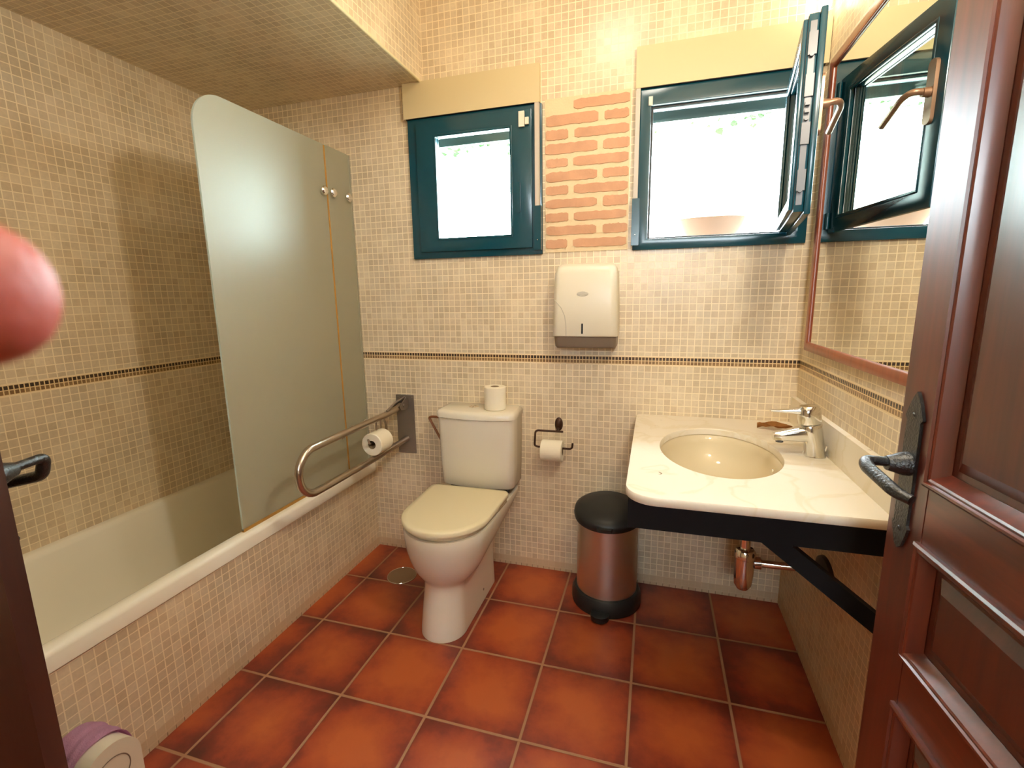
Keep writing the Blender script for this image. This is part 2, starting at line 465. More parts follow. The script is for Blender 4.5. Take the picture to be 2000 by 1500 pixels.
def smooth(me, ang=35):
    for p in me.polygons: p.use_smooth = True
    me.update()
    bm = bmesh.new(); bm.from_mesh(me)
    for e in bm.edges:
        e.smooth = not (len(e.link_faces) == 2 and e.calc_face_angle(0) > math.radians(ang))
    bm.to_mesh(me); bm.free()


def base_of(o): return o.matrix_world.translation if not o.parent else (base_of(o.parent) + o.location)


def obj(name, bm, m, parent=None, sm=35, origin=None):
    """link a bmesh given in world coordinates as ONE object; its origin goes to its parent (or to `origin`)"""
    bmesh.ops.recalc_face_normals(bm, faces=bm.faces)
    me = bpy.data.meshes.new(name)
    off = Vector((0, 0, 0))
    if parent is not None: off = Vector(parent['_w'])
    elif origin is not None: off = Vector(origin)
    if off.length: bmesh.ops.translate(bm, verts=bm.verts, vec=-off)
    bm.to_mesh(me); bm.free()
    if sm: smooth(me, sm)
    for x in (m if isinstance(m, (list, tuple)) else [m]): me.materials.append(x)
    o = bpy.data.objects.new(name, me); C.objects.link(o)
    if parent is not None:
        o.parent = parent; o['_w'] = tuple(off)
    else:
        o.location = off; o['_w'] = tuple(off)
    return o


def tag(o, label, cat, group=None):
    o['label'] = label; o['category'] = cat
    if group: o['group'] = group
    return o


def thing(name, label, cat, loc, group=None):
    o = bpy.data.objects.new(name, None); C.objects.link(o); o.location = loc; o.empty_display_size = 0.05
    o['_w'] = tuple(loc)
    return tag(o, label, cat, group)


def struct(name, bm, m, parent=None, sm=0, origin=None, label=None):
    o = obj(name, bm, m, parent, sm, origin)
    if parent is None: o['kind'] = 'structure'
    if label: o['label'] = label
    return o


# ------------------------------------------------------------------ room shell
YF = 0.20          # bathroom side of the front wall is at 0.30
bm = nb()
box(bm, -2.6, 1.3, -1.6, YB + 0.02, -0.06, 0.0)
struct('floor', bm, M_floor, label='floor of square red-brown terracotta tiles with pale grout')

# back wall with two window openings
W0, W1 = 1.640, 2.262
H1 = (-1.160, -0.528); H2 = (-0.085, 0.560)
bm = nb()
xs = [XL - 0.12, H1[0], H1[1], H2[0], H2[1], XR + 0.12]
zs = [0, W0, W1, ZC]
for i in range(5):
    for j in range(3):
        if j == 1 and i in (1, 3): continue
        for f in box(bm, xs[i], xs[i + 1], YB, YW, zs[j], zs[j + 1]): pass
bmesh.ops.remove_doubles(bm, verts=bm.verts, dist=1e-5)
bm.normal_update()
# drop the inner coincident faces
seen = {}
for f in list(bm.faces):
    k = tuple(round(v, 4) for v in f.calc_center_median())
    seen.setdefault(k, []).append(f)
dead = [f for k, l in seen.items() if len(l) > 1 for f in l]
bmesh.ops.delete(bm, geom=dead, context='FACES_ONLY')
for f in bm.faces:
    c = f.calc_center_median()
    f.material_index = 0 if abs(c.y - YB) < 1e-4 else 1
struct('wall_back', bm, [M_back, M_outside], label='back wall of beige mosaic tile with a dark double row and two windows')

bm = nb(); box(bm, XL - 0.12, XL, -1.6, YB, 0, ZC)
struct('wall_left', bm, M_side, label='left wall of beige mosaic tile beside the bathtub')
bm = nb(); box(bm, XR, XR + 0.12, -1.6, YB, 0, ZC)
struct('wall_right', bm, M_side, label='right wall of beige mosaic tile behind the mirror and washbasin')
bm = nb(); box(bm, XL, -1.80, YF, 0.30, 0, ZC); box(bm, -1.80, 0.555, YF, 0.30, 2.10, ZC); box(bm, 0.555, XR, YF, 0.30, 0, ZC)
struct('wall_front', bm, M_back, label='front wall with the doorway')
# unseen corridor wall, with an opening added to let in fill daylight
bm = nb(); box(bm, XL, -0.20, -1.6, -1.5, 0, ZC); box(bm, 0.40, XR, -1.6, -1.5, 0, ZC); box(bm, -0.20, 0.40, -1.6, -1.5, 0, 1.80); box(bm, -0.20, 0.40, -1.6, -1.5, 2.12, ZC)
struct('wall_corridor', bm, M_plaster, label='plastered corridor wall behind the photographer')
bm = nb(); box(bm, -2.4, 0.8, -1.6, YW, ZC, ZC + 0.1)
struct('ceiling', bm, M_ceil, label='pale ceiling')
bm = nb()
box(bm, XL + 0.0005, -1.098, 0.305, YB - 0.0005, 2.434, ZC - 0.0005)
bm.normal_update()
for f in bm.faces: f.material_index = 0 if f.normal.z < -0.5 else 1
struct('trim_1', bm, [M_flat, M_side], label='mosaic tiled soffit lowered over the bathtub')
# rounded tile trim along soffit edge
bm = nb(); tube(bm, [(-1.100, 0.32, 2.436), (-1.100, YB - 0.001, 2.436)], 0.007, 12)
struct('trim_2', bm, mat('edge_trim', lin(226, 212, 172), 0.4), sm=40, label='cream edge trim along the tiled soffit')

# ------------------------------------------------------------------ brick pier between the windows
bm = nb()
bx0, bx1, bz0, bz1 = -0.500, -0.125, 1.628, 2.288
box(bm, bx0, bx1, YB - 0.004, YB + 0.02, bz0, bz1, 0)
rng = random.Random(3)
rows = 11; pitch = (bz1 - bz0 - 0.012) / rows
for i in range(rows):
    zc = bz1 - 0.012 - pitch * (i + 0.5) + 0.008
    if i == 0: spans = [(0.34, 0.995)]
    elif i % 2 == 1: spans = [(0.0, 0.64), (0.69, 0.995)]
    else: spans = [(0.0, 0.29), (0.345, 0.99)]
    for a, c in spans:
        a += rng.uniform(0, 0.02); c -= rng.uniform(0, 0.015)
        X0 = bx0 + (bx1 - bx0) * a; X1 = bx0 + (bx1 - bx0) * c
        hh = 0.0200 + rng.uniform(-0.002, 0.002); n = 14
        up = []; lo = []
        for k in range(n + 1):
            x = X0 + (X1 - X0) * k / n
            e = 0.006 if k in (0, n) else 0
            up.append((x, zc + hh - e + rng.uniform(-0.0026, 0.0022))); lo.append((x, zc - hh + e + rng.uniform(-0.0022, 0.0026)))
        prism(bm, lo + up[::-1], 1, YB - 0.0075, YB, 1)
struct('trim_3', bm, [M_mortar, M_brick], label='strip of exposed orange bricks between the two windows')

# ------------------------------------------------------------------ tub apron and end wall
bm = nb()
box(bm, -1.553, XB, 0.60, YB - 0.0005, 0.0, 0.462)
box(bm, XL + 0.0005, -1.553, 0.60, 0.648, 0.0, 0.462)
struct('trim_4', bm, M_tub, label='mosaic tiled panel closing the side of the bathtub')


# ------------------------------------------------------------------ windows
def frame_bm(x0, x1, z0, z1, w, y0, y1, bev=0.004):
    """mitred rectangular frame"""
    bm = nb()
    o = [(x0, z0), (x1, z0), (x1, z1), (x0, z1)]
    ww = w if isinstance(w, (tuple, list)) else (w, w, w, w)   # left, right, bottom, top
    i = [(x0 + ww[0], z0 + ww[2]), (x1 - ww[1], z0 + ww[2]), (x1 - ww[1], z1 - ww[3]), (x0 + ww[0], z1 - ww[3])]
    V = {}
    for nm, pts in (('o', o), ('i', i)):
        for k, p in enumerate(pts):
            for yy, t in ((y0, 'a'), (y1, 'b')):
                V[nm, k, t] = bm.verts.new((p[0], yy, p[1]))
    for k in range(4):
        l = (k + 1) % 4
        bm.faces.new((V['o', k, 'a'], V['o', l, 'a'], V['i', l, 'a'], V['i', k, 'a']))
        bm.faces.new((V['o', k, 'b'], V['i', k, 'b'], V['i', l, 'b'], V['o', l, 'b']))
        bm.faces.new((V['o', k, 'a'], V['o', k, 'b'], V['o', l, 'b'], V['o', l, 'a']))
        bm.faces.new((V['i', k, 'a'], V['i', l, 'a'], V['i', l, 'b'], V['i', k, 'b']))
    bmesh.ops.recalc_face_normals(bm, faces=bm.faces)
    if bev: bevel(bm, bev, 2)
    return bm


def join(bm, other):
    me = bpy.data.meshes.new('t'); other.to_mesh(me); bm.from_mesh(me); bpy.data.meshes.remove(me); other.free()
    return bm


def build_sash(parent, w, h, Mx, bw, handle):
    """sash built in its own frame: x 0..w from hinge to lock, y 0 room face .. 0.05 outer, z 0..h; Mx places it"""
    s = bpy.data.objects.new('sash', None)
    b = frame_bm(0.0, w, 0.0, h, bw, 0.0, 0.018, 0.004)          # room side flange
    join(b, frame_bm(0.010, w - 0.010, 0.010, h - 0.010, (bw[0] - 0.010, bw[1] - 0.010, bw[2] - 0.010, bw[3] - 0.010), 0.0185, 0.045, 0.002))
    join(b, frame_bm(0.018, w - 0.018, 0.018, h - 0.018, (bw[0] - 0.018, bw[1] - 0.018, bw[2] - 0.018, bw[3] - 0.018), 0.0455, 0.058, 0.003))
    join(b, frame_bm(bw[0] - 0.006, w - bw[1] + 0.006, bw[2] - 0.006, h - bw[3] + 0.006, 0.012, -0.002, 0.010, 0.003))  # glazing bead
    s = obj('sash', xf(b, Mx), M_green, parent)
    b = nb(); box(b, bw[0] - 0.004, w - bw[1] + 0.004, 0.022, 0.026, bw[2] - 0.004, h - bw[3] + 0.004)
    obj('pane', xf(b, Mx), M_glass, s, 0)
    b = frame_bm(0.014, w - 0.014, 0.014, h - 0.014, 0.006, 0.0448, 0.0462, 0)
    obj('gasket', xf(b, Mx), M_rubber, s, 0)
    if handle:
        # espagnolette strip with rollers in the lock edge
        b = nb(); box(b, w - 0.0145, w - 0.0075, 0.024, 0.040, 0.03, h - 0.03)
        for zz in (0.10, 0.23, 0.36, 0.47):
            box(b, w - 0.012, w - 0.002, 0.020, 0.042, zz - 0.03, zz + 0.03)
        for zz in (0.07, 0.27, 0.44):
            lathe(b, [(0.0, 0.0), (0.006, 0.0), (0.006, 0.009), (0.0, 0.009)], (w - 0.006, 0.032, zz), (1, 0, 0), 14)
        for zz in (0.29, 0.31):
            box(b, w - 0.006, w + 0.004, 0.026, 0.038, zz - 0.005, zz + 0.005)
        obj('lock_strip', xf(b, Mx), M_greymetal, s)
        hz = 0.315; hx = w - 0.045
        b = nb()
        prism(b, rrect(hx - 0.016, hx + 0.016, hz - 0.085, hz + 0.085, 0.014, 5), 1, -0.010, 0.0)
        bevel(b, 0.003, 2)
        tube(b, round_path([(hx, -0.008, hz), (hx, -0.052, hz + 0.004), (hx - 0.03, -0.062, hz - 0.004), (hx - 0.135, -0.050, hz - 0.045)], 0.02, 6), 0.009, 14,
             rs=None)
        lathe(b, [(0.0, 0.0), (0.014, 0.0), (0.012, 0.020), (0.0, 0.022)], (hx, -0.008, hz), (0, -1, 0), 18)
        h_ = obj('handle', xf(b, Mx), M_handle, s); h_['label'] = 'bronze coloured window handle'
    return s


def window(idx, fx0, fx1, label, side):
    t = bpy.data.objects.new(f'window_{idx}', None); C.objects.link(t); t.location = ((fx0 + fx1) / 2, YB, 1.622)
    t['_w'] = tuple(t.location); t['kind'] = 'structure'; t['label'] = label
    fw = (0.062, 0.062, 0.045, 0.065)
    b = frame_bm(fx0, fx1, 1.622, 2.274, fw, YB - 0.016, YB + 0.055, 0.003)
    # stop rebate with a stepped inner lip
    join(b, frame_bm(fx0 + 0.055, fx1 - 0.055, 1.622 + 0.038, 2.274 - 0.058, 0.016, YB + 0.012, YB + 0.052, 0.002))
    obj('window_frame', b, M_green, t)
    b = frame_bm(fx0 + 0.063, fx1 - 0.063, 1.622 + 0.046, 2.274 - 0.066, 0.005, YB + 0.008, YB + 0.011, 0)
    obj('gasket', b, M_rubber, t, 0)
    return t


w1 = window(1, -1.180, -0.512, 'closed dark green window above the toilet', 0)
Mx = Matrix.Translation((-1.130, YB - 0.034, 1.652)) @ Matrix.Identity(4)
sw1, sh1 = 0.575, 0.600
build_sash(w1, sw1, sh1, Mx, (0.096, 0.098, 0.058, 0.066), False)
# its slim finger-pull and hinges
b = nb(); prism(b, rrect(-0.626, -0.610, 1.81, 1.945, 0.007, 4), 1, YB - 0.042, YB - 0.034); bevel(b, 0.002, 1)
obj('handle', b, M_green, w1)
w2 = window(2, -0.103, 0.578, 'open dark green window above the washbasin', 1)
# hinge on the right, opened into the room by about 82 degrees
hp = Vector((0.522, YB - 0.020, 1.655))
dirv = Vector((-0.085, -0.57, 0)).normalized()
Mx2 = Matrix.Identity(4)
# local x -> along the sash, local y (towards outside face) -> left of it, local z up
yv = Vector((dirv.y, -dirv.x, 0))
for i in range(3):
    Mx2[i][0] = dirv[i]; Mx2[i][1] = yv[i]; Mx2[i][2] = (0, 0, 1)[i]; Mx2[i][3] = hp[i]
build_sash(w2, 0.565, 0.560, Mx2, (0.062, 0.062, 0.055, 0.055), True)
b = nb()
for zz in (1.70, 2.17):
    lathe(b, [(0.0, -0.03), (0.008, -0.03), (0.008, 0.03), (0.0, 0.03)], (0.528, YB - 0.026, zz), (0, 0, 1), 14)
    box(b, 0.520, 0.545, YB - 0.019, YB - 0.0155, zz - 0.03, zz + 0.03)
obj('hinge', b, M_green, w2)

# roller shutter boxes
for (a, c, lab) in ((-1.193, -0.520, 'cream roller shutter box above the closed window'), (-0.106, 0.600, 'cream roller shutter box above the open window')):
    b = nb()
    box(b, a, c, YB - 0.026, YB - 0.001, 2.276, 2.4335); bevel(b, 0.002, 1)
    s = obj('shutter_box', b, M_boxcream, origin=((a + c) / 2, YB, 2.276)); tag(s, lab, 'shutter box')
    b = nb(); box(b, a + 0.01, c - 0.01, YB - 0.022, YB - 0.004, 2.2735, 2.2762)
    obj('slot_cover', b, M_blackwood, s, 0)

# shutter strap guides, with the strap housing at the bottom
for (a, c, xl, lab) in ((-0.541, -0.521, -0.545, 'shutter strap guide on the right side of the closed window'),
                        (-0.104, -0.086, -0.108, 'shutter strap guide on the left side of the open window')):
    t = thing('strap_guide', lab, 'shutter strap', ((a + c) / 2, YB - 0.017, 1.63))
    b = bbox(a, c, YB - 0.034, YB - 0.0165, 1.835, 2.272, 0.003)
    obj('guide_rail', b, M_beltgrey, t)
    b = bbox(xl, xl + 0.032, YB - 0.040, YB - 0.0165, 1.640, 1.836, 0.005)
    hsg = obj('strap_housing', b, M_green, t); hsg['label'] = 'dark green strap housing'
    b = nb(); lathe(b, [(0, 0), (0.0035, 0), (0.0025, 0.002), (0, 0.0024)], (xl + 0.016, YB - 0.040, 1.685), (0, -1, 0), 12)
    obj('screw', b, M_chrome, hsg)

# lower ends of the raised roller shutters, seen through the window openings
for (a, c, lab) in ((H1[0] + 0.001, H1[1] - 0.001, 'end slat of the raised shutter outside the closed window'), (H2[0] + 0.001, H2[1] - 0.001, 'end slat of the raised shutter outside the open window')):
    b = nb(); box(b, a, c, YB + 0.145, YB + 0.160, 2.196, 2.261)
    prism(b, [(YB + 0.138, 2.186), (YB + 0.167, 2.186), (YB + 0.167, 2.198), (YB + 0.138, 2.198)], 0, a, c)
    s = obj('roller_shutter', b, M_shutter, None, 0, origin=((a + c) / 2, YB + 0.15, 2.19)); tag(s, lab, 'shutter')

# contact sensors
t = thing('contact_sensor', 'white two-part contact sensor on the closed window', 'sensor', (-0.60, YB - 0.034, 2.17))
obj('sensor_body', bbox(-0.612, -0.586, YB - 0.046, YB - 0.0365, 2.176, 2.240, 0.003), M_offwhite, t)
obj('magnet', bbox(-0.583, -0.566, YB - 0.046, YB - 0.0365, 2.184, 2.213, 0.002), M_offwhite, t)
t = obj('contact_sensor', bbox(-0.052, -0.036, YB - 0.027, YB - 0.0165, 2.205, 2.238, 0.002), M_offwhite, origin=(-0.044, YB - 0.017, 2.205))
tag(t, 'small white sensor block in the corner of the open window frame', 'sensor')

# ------------------------------------------------------------------ outside
t = thing('flower_pot', 'blurred pale clay bowl on the ledge outside the open window', 'flower pot', (0.238, 2.46, 1.64))
b = nb()
lathe(b, [(0, 0), (0.085, 0), (0.10, 0.008), (0.140, 0.085), (0.150, 0.115), (0.152, 0.128), (0.140, 0.130), (0.132, 0.112), (0.0, 0.105)], (0.238, 2.46, 1.6402), (0, 0, 1), 40, 1.0, 0.45)
obj('bowl', b, M_pot, t)
b = nb(); lathe(b, [(0, 0.0), (0.128, 0.0), (0.11, 0.006), (0, 0.010)], (0.238, 2.46, 1.7455), (0, 0, 1), 30, 1.0, 0.42)
obj('soil', b, M_soil, t)
# outer eave beam and the vine hanging from it
b = bbox(-1.6, 1.4, YW + 0.45, YW + 0.55, 2.475, 2.64, 0.01)
tag(obj('eave_beam', b, mat('weathered_beam', lin(120, 118, 105), 0.8, bump=0.4), origin=(-0.1, YW + 0.5, 2.475)), 'weathered beam outside above both windows', 'beam')
b = nb()
for i in range(1100):
    x = rng.uniform(-1.5, 1.3); z = 2.475 - 0.165 * rng.random() - (0.05 if abs(x - 0.28) < 0.035 or abs(x + 0.80) < 0.10 or abs(x - .46) < .03 else 0) * rng.random()
    y = YW + 0.30 + rng.uniform(0, 0.145)
    s = rng.uniform(0.02, 0.045); rot = Matrix.Rotation(rng.uniform(0, 6.28), 3, Vector((rng.random(), rng.random(), rng.random())).normalized())
    pts = [(0, 0, 0), (0.5, 0.35, 0.06), (0.4, 0.8, 0.03), (0, 1.2, -0.1), (-0.4, 0.8, 0.03), (-0.5, 0.35, 0.06)]
    vs = [b.verts.new(Vector((x, y, z)) + rot @ (Vector(p) * s)) for p in pts]
    b.faces.new((vs[0], vs[1], vs[2], vs[3])); b.faces.new((vs[0], vs[3], vs[4], vs[5]))
o = obj('vine_foliage', b, M_green_leaf, sm=0, origin=(-0.1, YW + 0.5, 2.6)); tag(o, 'green vine leaves hanging outside along the top of the windows', 'vine'); o['kind'] = 'stuff'
M_ground = mat('terrace_paving', lin(126, 118, 104), 0.9)
b = nb(); box(b, -8, 8, -8, 10, -0.5, -0.4)
struct('floor_terrace', b, M_ground, label='terrace ground outside')

# ------------------------------------------------------------------ bathtub
t = thing('bathtub', 'white built-in bathtub along the left wall', 'bathtub', (-1.85, 1.45, 0.0))
b = nb()
X0, X1, Y0, Y1 = XL + 0.0005, XB + 0.008, 0.605, YB - 0.0005
def rr3(x0, x1, y0, y1, r, z): return [(p[0], p[1], z) for p in rrect(x0, x1, y0, y1, r, 8)]
rings = [rr3(X0, X1, Y0, Y1, 0.004, 0.4625), rr3(X0, X1, Y0, Y1, 0.004, 0.505), rr3(X0, X1 - 0.004, Y0 + 0.003, Y1, 0.005, 0.516), rr3(X0, X1 - 0.014, Y0 + 0.012, Y1, 0.006, 0.522),
         rr3(X0 + 0.024, X1 - 0.046, Y0 + 0.055, Y1 - 0.075, 0.06, 0.522), rr3(X0 + 0.034, X1 - 0.058, Y0 + 0.066, Y1 - 0.088, 0.07, 0.516),
         rr3(X0 + 0.042, X1 - 0.066, Y0 + 0.076, Y1 - 0.098, 0.08, 0.498), rr3(X0 + 0.052, X1 - 0.078, Y0 + 0.10, Y1 - 0.115, 0.10, 0.40),
         rr3(X0 + 0.066, X1 - 0.094, Y0 + 0.15, Y1 - 0.135, 0.11, 0.24), rr3(X0 + 0.080, X1 - 0.110, Y0 + 0.20, Y1 - 0.155, 0.11, 0.15),
         rr3(X0 + 0.110, X1 - 0.140, Y0 + 0.25, Y1 - 0.19, 0.10, 0.115), rr3(X0 + 0.16, X1 - 0.19, Y0 + 0.32, Y1 - 0.25, 0.08, 0.105)]
loft(b, rings, False, True)
obj('tub_body', b, M_tubw, t, 50)
b = nb(); lathe(b, [(0, 0.004), (0.03, 0.004), (0.036, 0.0), (0.036, -0.004), (0, -0.004)], (-1.86, 1.93, 0.1095), (0, 0, 1), 24)
obj('drain', b, M_chrome, t)

# ------------------------------------------------------------------ bath screen
t = thing('bath_screen', 'two-panel frosted glass bath screen standing on the tub rim', 'bath screen', (-1.535, 1.85, 0.522))
sx = -1.532
def panel(y0, y1, z0, z1, r0, parent):
    bb = nb(); pts = rrect(y0, y1, z0, z1, [0.002, 0.002, 0.002, r0], 12)
    if r0 > 0.05:
        n_ = []; pts = [(y0, z0), (y1, z0), (y1, z1)] + [(y0 + r0 + r0 * math.cos(a), z1 - r0 + r0 * math.sin(a)) for a in [PI / 2 + PI / 2 * k / 16 for k in range(17)]]
    prism(bb, pts, 0, sx - 0.004, sx + 0.004)
    bb.normal_update()
    for f in bb.faces: f.material_index = 0 if abs(f.normal.x) > 0.5 else 1
    o = obj('glass_panel', bb, [M_frost, M_glassedge], parent, 0)
    return o
gp = panel(1.372, 2.058, 0.528, 2.150, 0.125, t)
gp2 = panel(2.070, 2.250, 0.528, 2.152, 0.0, t)
b = nb(); box(b, sx - 0.005, sx + 0.0045, 2.0582, 2.0698, 0.528, 2.148); bevel(b, 0.001, 1)
o = obj('hinge_seal', b, M_amber, t); o['label'] = 'amber coloured seal strip between the panels'
b = nb(); box(b, sx - 0.005, sx + 0.006, 1.372, 2.058, 0.5225, 0.5355); bevel(b, 0.001, 1)
o = obj('bottom_seal', b, M_amber, t); o['label'] = 'amber coloured bottom seal'
for (yy, zz) in ((2.032, 1.937), (2.100, 1.940), (2.222, 1.940), (2.022, 0.738), (2.097, 0.748), (2.222, 0.750)):
    b = nb(); lathe(b, [(0, 0), (0.016, 0), (0.021, 0.004), (0.022, 0.013), (0.016, 0.019), (0, 0.021)], (sx + 0.004, yy, zz), (1, 0, 0), 24)
    obj('knob', b, M_chrome, t)
b = nb(); box(b, sx - 0.006, sx + 0.0062, 2.2502, YB - 0.0005, 0.53, 2.150); bevel(b, 0.002, 1)
obj('wall_channel', b, M_frost, t)

# ------------------------------------------------------------------ grab bar
gx = -1.282
t = thing('grab_bar', 'fold-down stainless steel U-shaped grab bar beside the toilet', 'grab bar', (gx, YB, 0.585))
b = bbox(-1.336, -1.231, YB - 0.0075, YB - 0.0005, 0.585, 0.913, 0.002)
for (x, z) in ((-1.325, 0.90), (-1.243, 0.90), (-1.325, 0.60), (-1.243, 0.60)):
    lathe(b, [(0, 0), (0.005, 0), (0.004, 0.002), (0, 0.003)], (x, YB - 0.0075, z), (0, -1, 0), 12)
pl = obj('wall_plate', b, M_platesteel, t)
b = nb()
path = [(gx, 2.205, 0.866)] + [(gx, 2.15, 0.855), (gx, 2.05, 0.850), (gx, 1.80, 0.849), (gx, 1.60, 0.848)]
path += [(gx, 1.515 + 0.093 * math.cos(a), 0.755 + 0.093 * math.sin(a)) for a in [PI / 2 + PI * k / 20 for k in range(1, 20)]]
path += [(gx, 1.60, 0.662), (gx, 1.80, 0.660), (gx, 2.05, 0.662), (gx, YB - 0.0077, 0.668)]
tube(b, path, 0.0158, 20)
obj('bar', b, M_steel, t)
b = nb()
for s in (-1, 1):
    prism(b, [(2.18, 0.845), (2.225, 0.838), (YB - 0.0077, 0.848), (YB - 0.0077, 0.895), (2.235, 0.905), (2.16, 0.87)], 0, gx + s * 0.017 - 0.003 * (s < 0), gx + s * 0.017 + 0.003 * (s > 0))
tube(b, [(gx - 0.026, 2.205, 0.866), (gx + 0.026, 2.205, 0.866)], 0.008, 14)
tube(b, round_path([(gx + 0.006, 2.06, 0.868), (gx + 0.004, 2.15, 0.893), (gx, YB - 0.008, 0.900)], 0.03), 0.006, 10)
obj('bracket', b, M_platesteel, t)
b = nb()
for yy in (1.965, 2.005):
    tube(b, [(gx, yy, 0.836), (gx, yy, 0.795)], 0.0045, 10)
tube(b, round_path([(gx, 2.035, 0.835), (gx, 2.055, 0.80), (gx, 2.055, 0.745), (gx, 1.90, 0.745), (gx, 1.89, 0.768)], 0.012), 0.0055, 12)
obj('roll_holder', b, M_steel, t)


def paper_roll(name, label, c, axis, r=0.052, L_=0.1, ri=0.021, tail=None):
    t = thing(name, label, 'toilet paper', c)
    ax = Vector(axis).normalized()
    b = nb(); R = r
    prof = [(ri, 0.0), (R - 0.003, 0.0), (R, 0.003), (R, L_ - 0.003), (R - 0.003, L_), (ri, L_)]
    lathe(b, prof, Vector(c), axis, 40)
    # drop the end caps that close the tube (the core hole stays open)
    bmesh.ops.delete(b, geom=[f for f in b.faces if len(f.verts) > 6], context='FACES_ONLY')
    if tail: tail(b)
    obj('paper', b, M_paper, t, 40)
    b = nb(); lathe(b, [(ri, 0.001), (ri, L_ - 0.001)], Vector(c), axis, 32)
    bmesh.ops.delete(b, geom=[f for f in b.faces if len(f.verts) > 6], context='FACES_ONLY')
    j = nb(); lathe(j, [(ri - 0.0012, 0.001), (ri - 0.0012, L_ - 0.001)], Vector(c), axis, 32)
    bmesh.ops.delete(j, geom=[f for f in j.faces if len(f.verts) > 6], context='FACES_ONLY')
    join(b, j)
    cc = obj('core', b, M_card, t, 60)
    return t


paper_roll('toilet_roll', 'toilet roll hanging under the steel grab bar', (gx, 1.917, 0.734), (0, 1, 0), 0.056, 0.105)
paper_roll('toilet_roll', 'spare toilet roll standing on the cistern lid', (-0.728, 2.150, 0.8885), (0, 0, 1), 0.053, 0.112)

# ------------------------------------------------------------------ toilet
tx = -0.832
t = thing('toilet', 'white close-coupled toilet with closed cream lid', 'toilet', (tx, 1.9, 0.0))
def dring(z, yf, yb, hw, hb, ys, n=18, m=10, cx=tx, p=2.0):
    """D outline: elliptical nose from yf to ys, then sides to the back (half width hb) with rounded rear corners"""
    out = []
    for i in range(n + 1):
        a = PI + PI * i / n                        # left side round the nose to the right
        ca, sa = math.cos(a), math.sin(a)
        out.append((cx + hw * math.copysign(abs(ca) ** (2 / p), ca), ys + (ys - yf) * math.copysign(abs(sa) ** (2 / p), sa), z))
    rc = 0.03
    for k in range(1, m):
        f = k / m; out.append((cx + hw + (hb - hw) * f, ys + (yb - rc - ys) * f, z))
    for k in range(5):
        a = PI / 2 * k / 4; out.append((cx + hb - rc + rc * math.cos(a), yb - rc + rc * math.sin(a), z))
    for k in range(5):
        a = PI / 2 + PI / 2 * k / 4; out.append((cx - hb + rc + rc * math.cos(a), yb - rc + rc * math.sin(a), z))
    for k in range(1, m):
        f = k / m; out.append((cx - hb - (hw - hb) * f, yb - rc - (yb - rc - ys) * f, z))
    return out
b = nb()
rings = [dring(0.0005, 1.600, 2.110, 0.100, 0.102, 1.70), dring(0.03, 1.603, 2.110, 0.099, 0.101, 1.70), dring(0.12, 1.622, 2.112, 0.094, 0.097, 1.71), dring(0.19, 1.640, 2.116, 0.090, 0.096, 1.72),
         dring(0.222, 1.645, 2.122, 0.091, 0.099, 1.725), dring(0.236, 1.640, 2.126, 0.100, 0.103, 1.73), dring(0.252, 1.628, 2.132, 0.118, 0.109, 1.74), dring(0.280, 1.610, 2.145, 0.142, 0.121, 1.755), dring(0.32, 1.594, 2.168, 0.163, 0.140, 1.77),
         dring(0.37, 1.582, 2.205, 0.179, 0.164, 1.775), dring(0.42, 1.576, 2.235, 0.188, 0.185, 1.78), dring(0.455, 1.575, 2.2475, 0.191, 0.196, 1.78), dring(0.464, 1.579, 2.2475, 0.187, 0.194, 1.78)]
loft(b, rings)
obj('bowl', b, M_ceramic, t, 60)
b = nb()
loft(b, [dring(0.4645, 1.596, 2.046, 0.176, 0.190, 1.775), dring(0.468, 1.592, 2.050, 0.179, 0.194, 1.775), dring(0.484, 1.592, 2.050, 0.179, 0.194, 1.775), dring(0.4875, 1.596, 2.048, 0.176, 0.192, 1.775)])
obj('seat', b, M_seat, t, 50)
b = nb()
loft(b, [dring(0.4880, 1.580, 2.050, 0.187, 0.197, 1.775), dring(0.491, 1.571, 2.053, 0.195, 0.201, 1.775), dring(0.506, 1.570, 2.053, 0.196, 0.202, 1.775), dring(0.512, 1.577, 2.050, 0.190, 0.198, 1.775),
         dring(0.5135, 1.600, 2.035, 0.17, 0.18, 1.78)])
obj('seat_lid', b, M_seat, t, 60)
for s in (-1, 1):
    b = nb(); tube(b, [(tx + s * 0.075 - 0.02, 2.045, 0.486), (tx + s * 0.075 + 0.02, 2.045, 0.486)], 0.009, 14)
    obj('seat_hinge', b, M_seat, t)
tc_ = -0.816
def cist(z, yf, hw, bul, yb=2.252, r=0.035):
    """cistern outline with a bowed front"""
    out = []; n = 12
    for k in range(n + 1):
        s = -1 + 2 * k / n
        out.append((tc_ + s * (hw - r), yf + bul * (s * s), z))
    for k in range(1, 7):
        a = -PI / 2 + PI / 2 * k / 6
        out.append((tc_ + hw - r + r * math.cos(a), yf + bul + r + r * math.sin(a), z))
    for (x, y) in ((tc_ + hw, yb - 0.01), (tc_ + hw - 0.01, yb), (tc_ - hw + 0.01, yb), (tc_ - hw, yb - 0.01)): out.append((x, y, z))
    for k in range(0, 6):
        a = PI + PI / 2 * k / 6
        out.append((tc_ - hw + r + r * math.cos(a), yf + bul + r + r * math.sin(a), z))
    return out
b = nb()
loft(b, [cist(0.498, 2.074, 0.183, 0.020), cist(0.506, 2.066, 0.189, 0.022), cist(0.60, 2.061, 0.192, 0.022), cist(0.75, 2.056, 0.195, 0.022), cist(0.848, 2.052, 0.196, 0.022)])
obj('cistern', b, M_ceramic, t, 50)
b = nb()
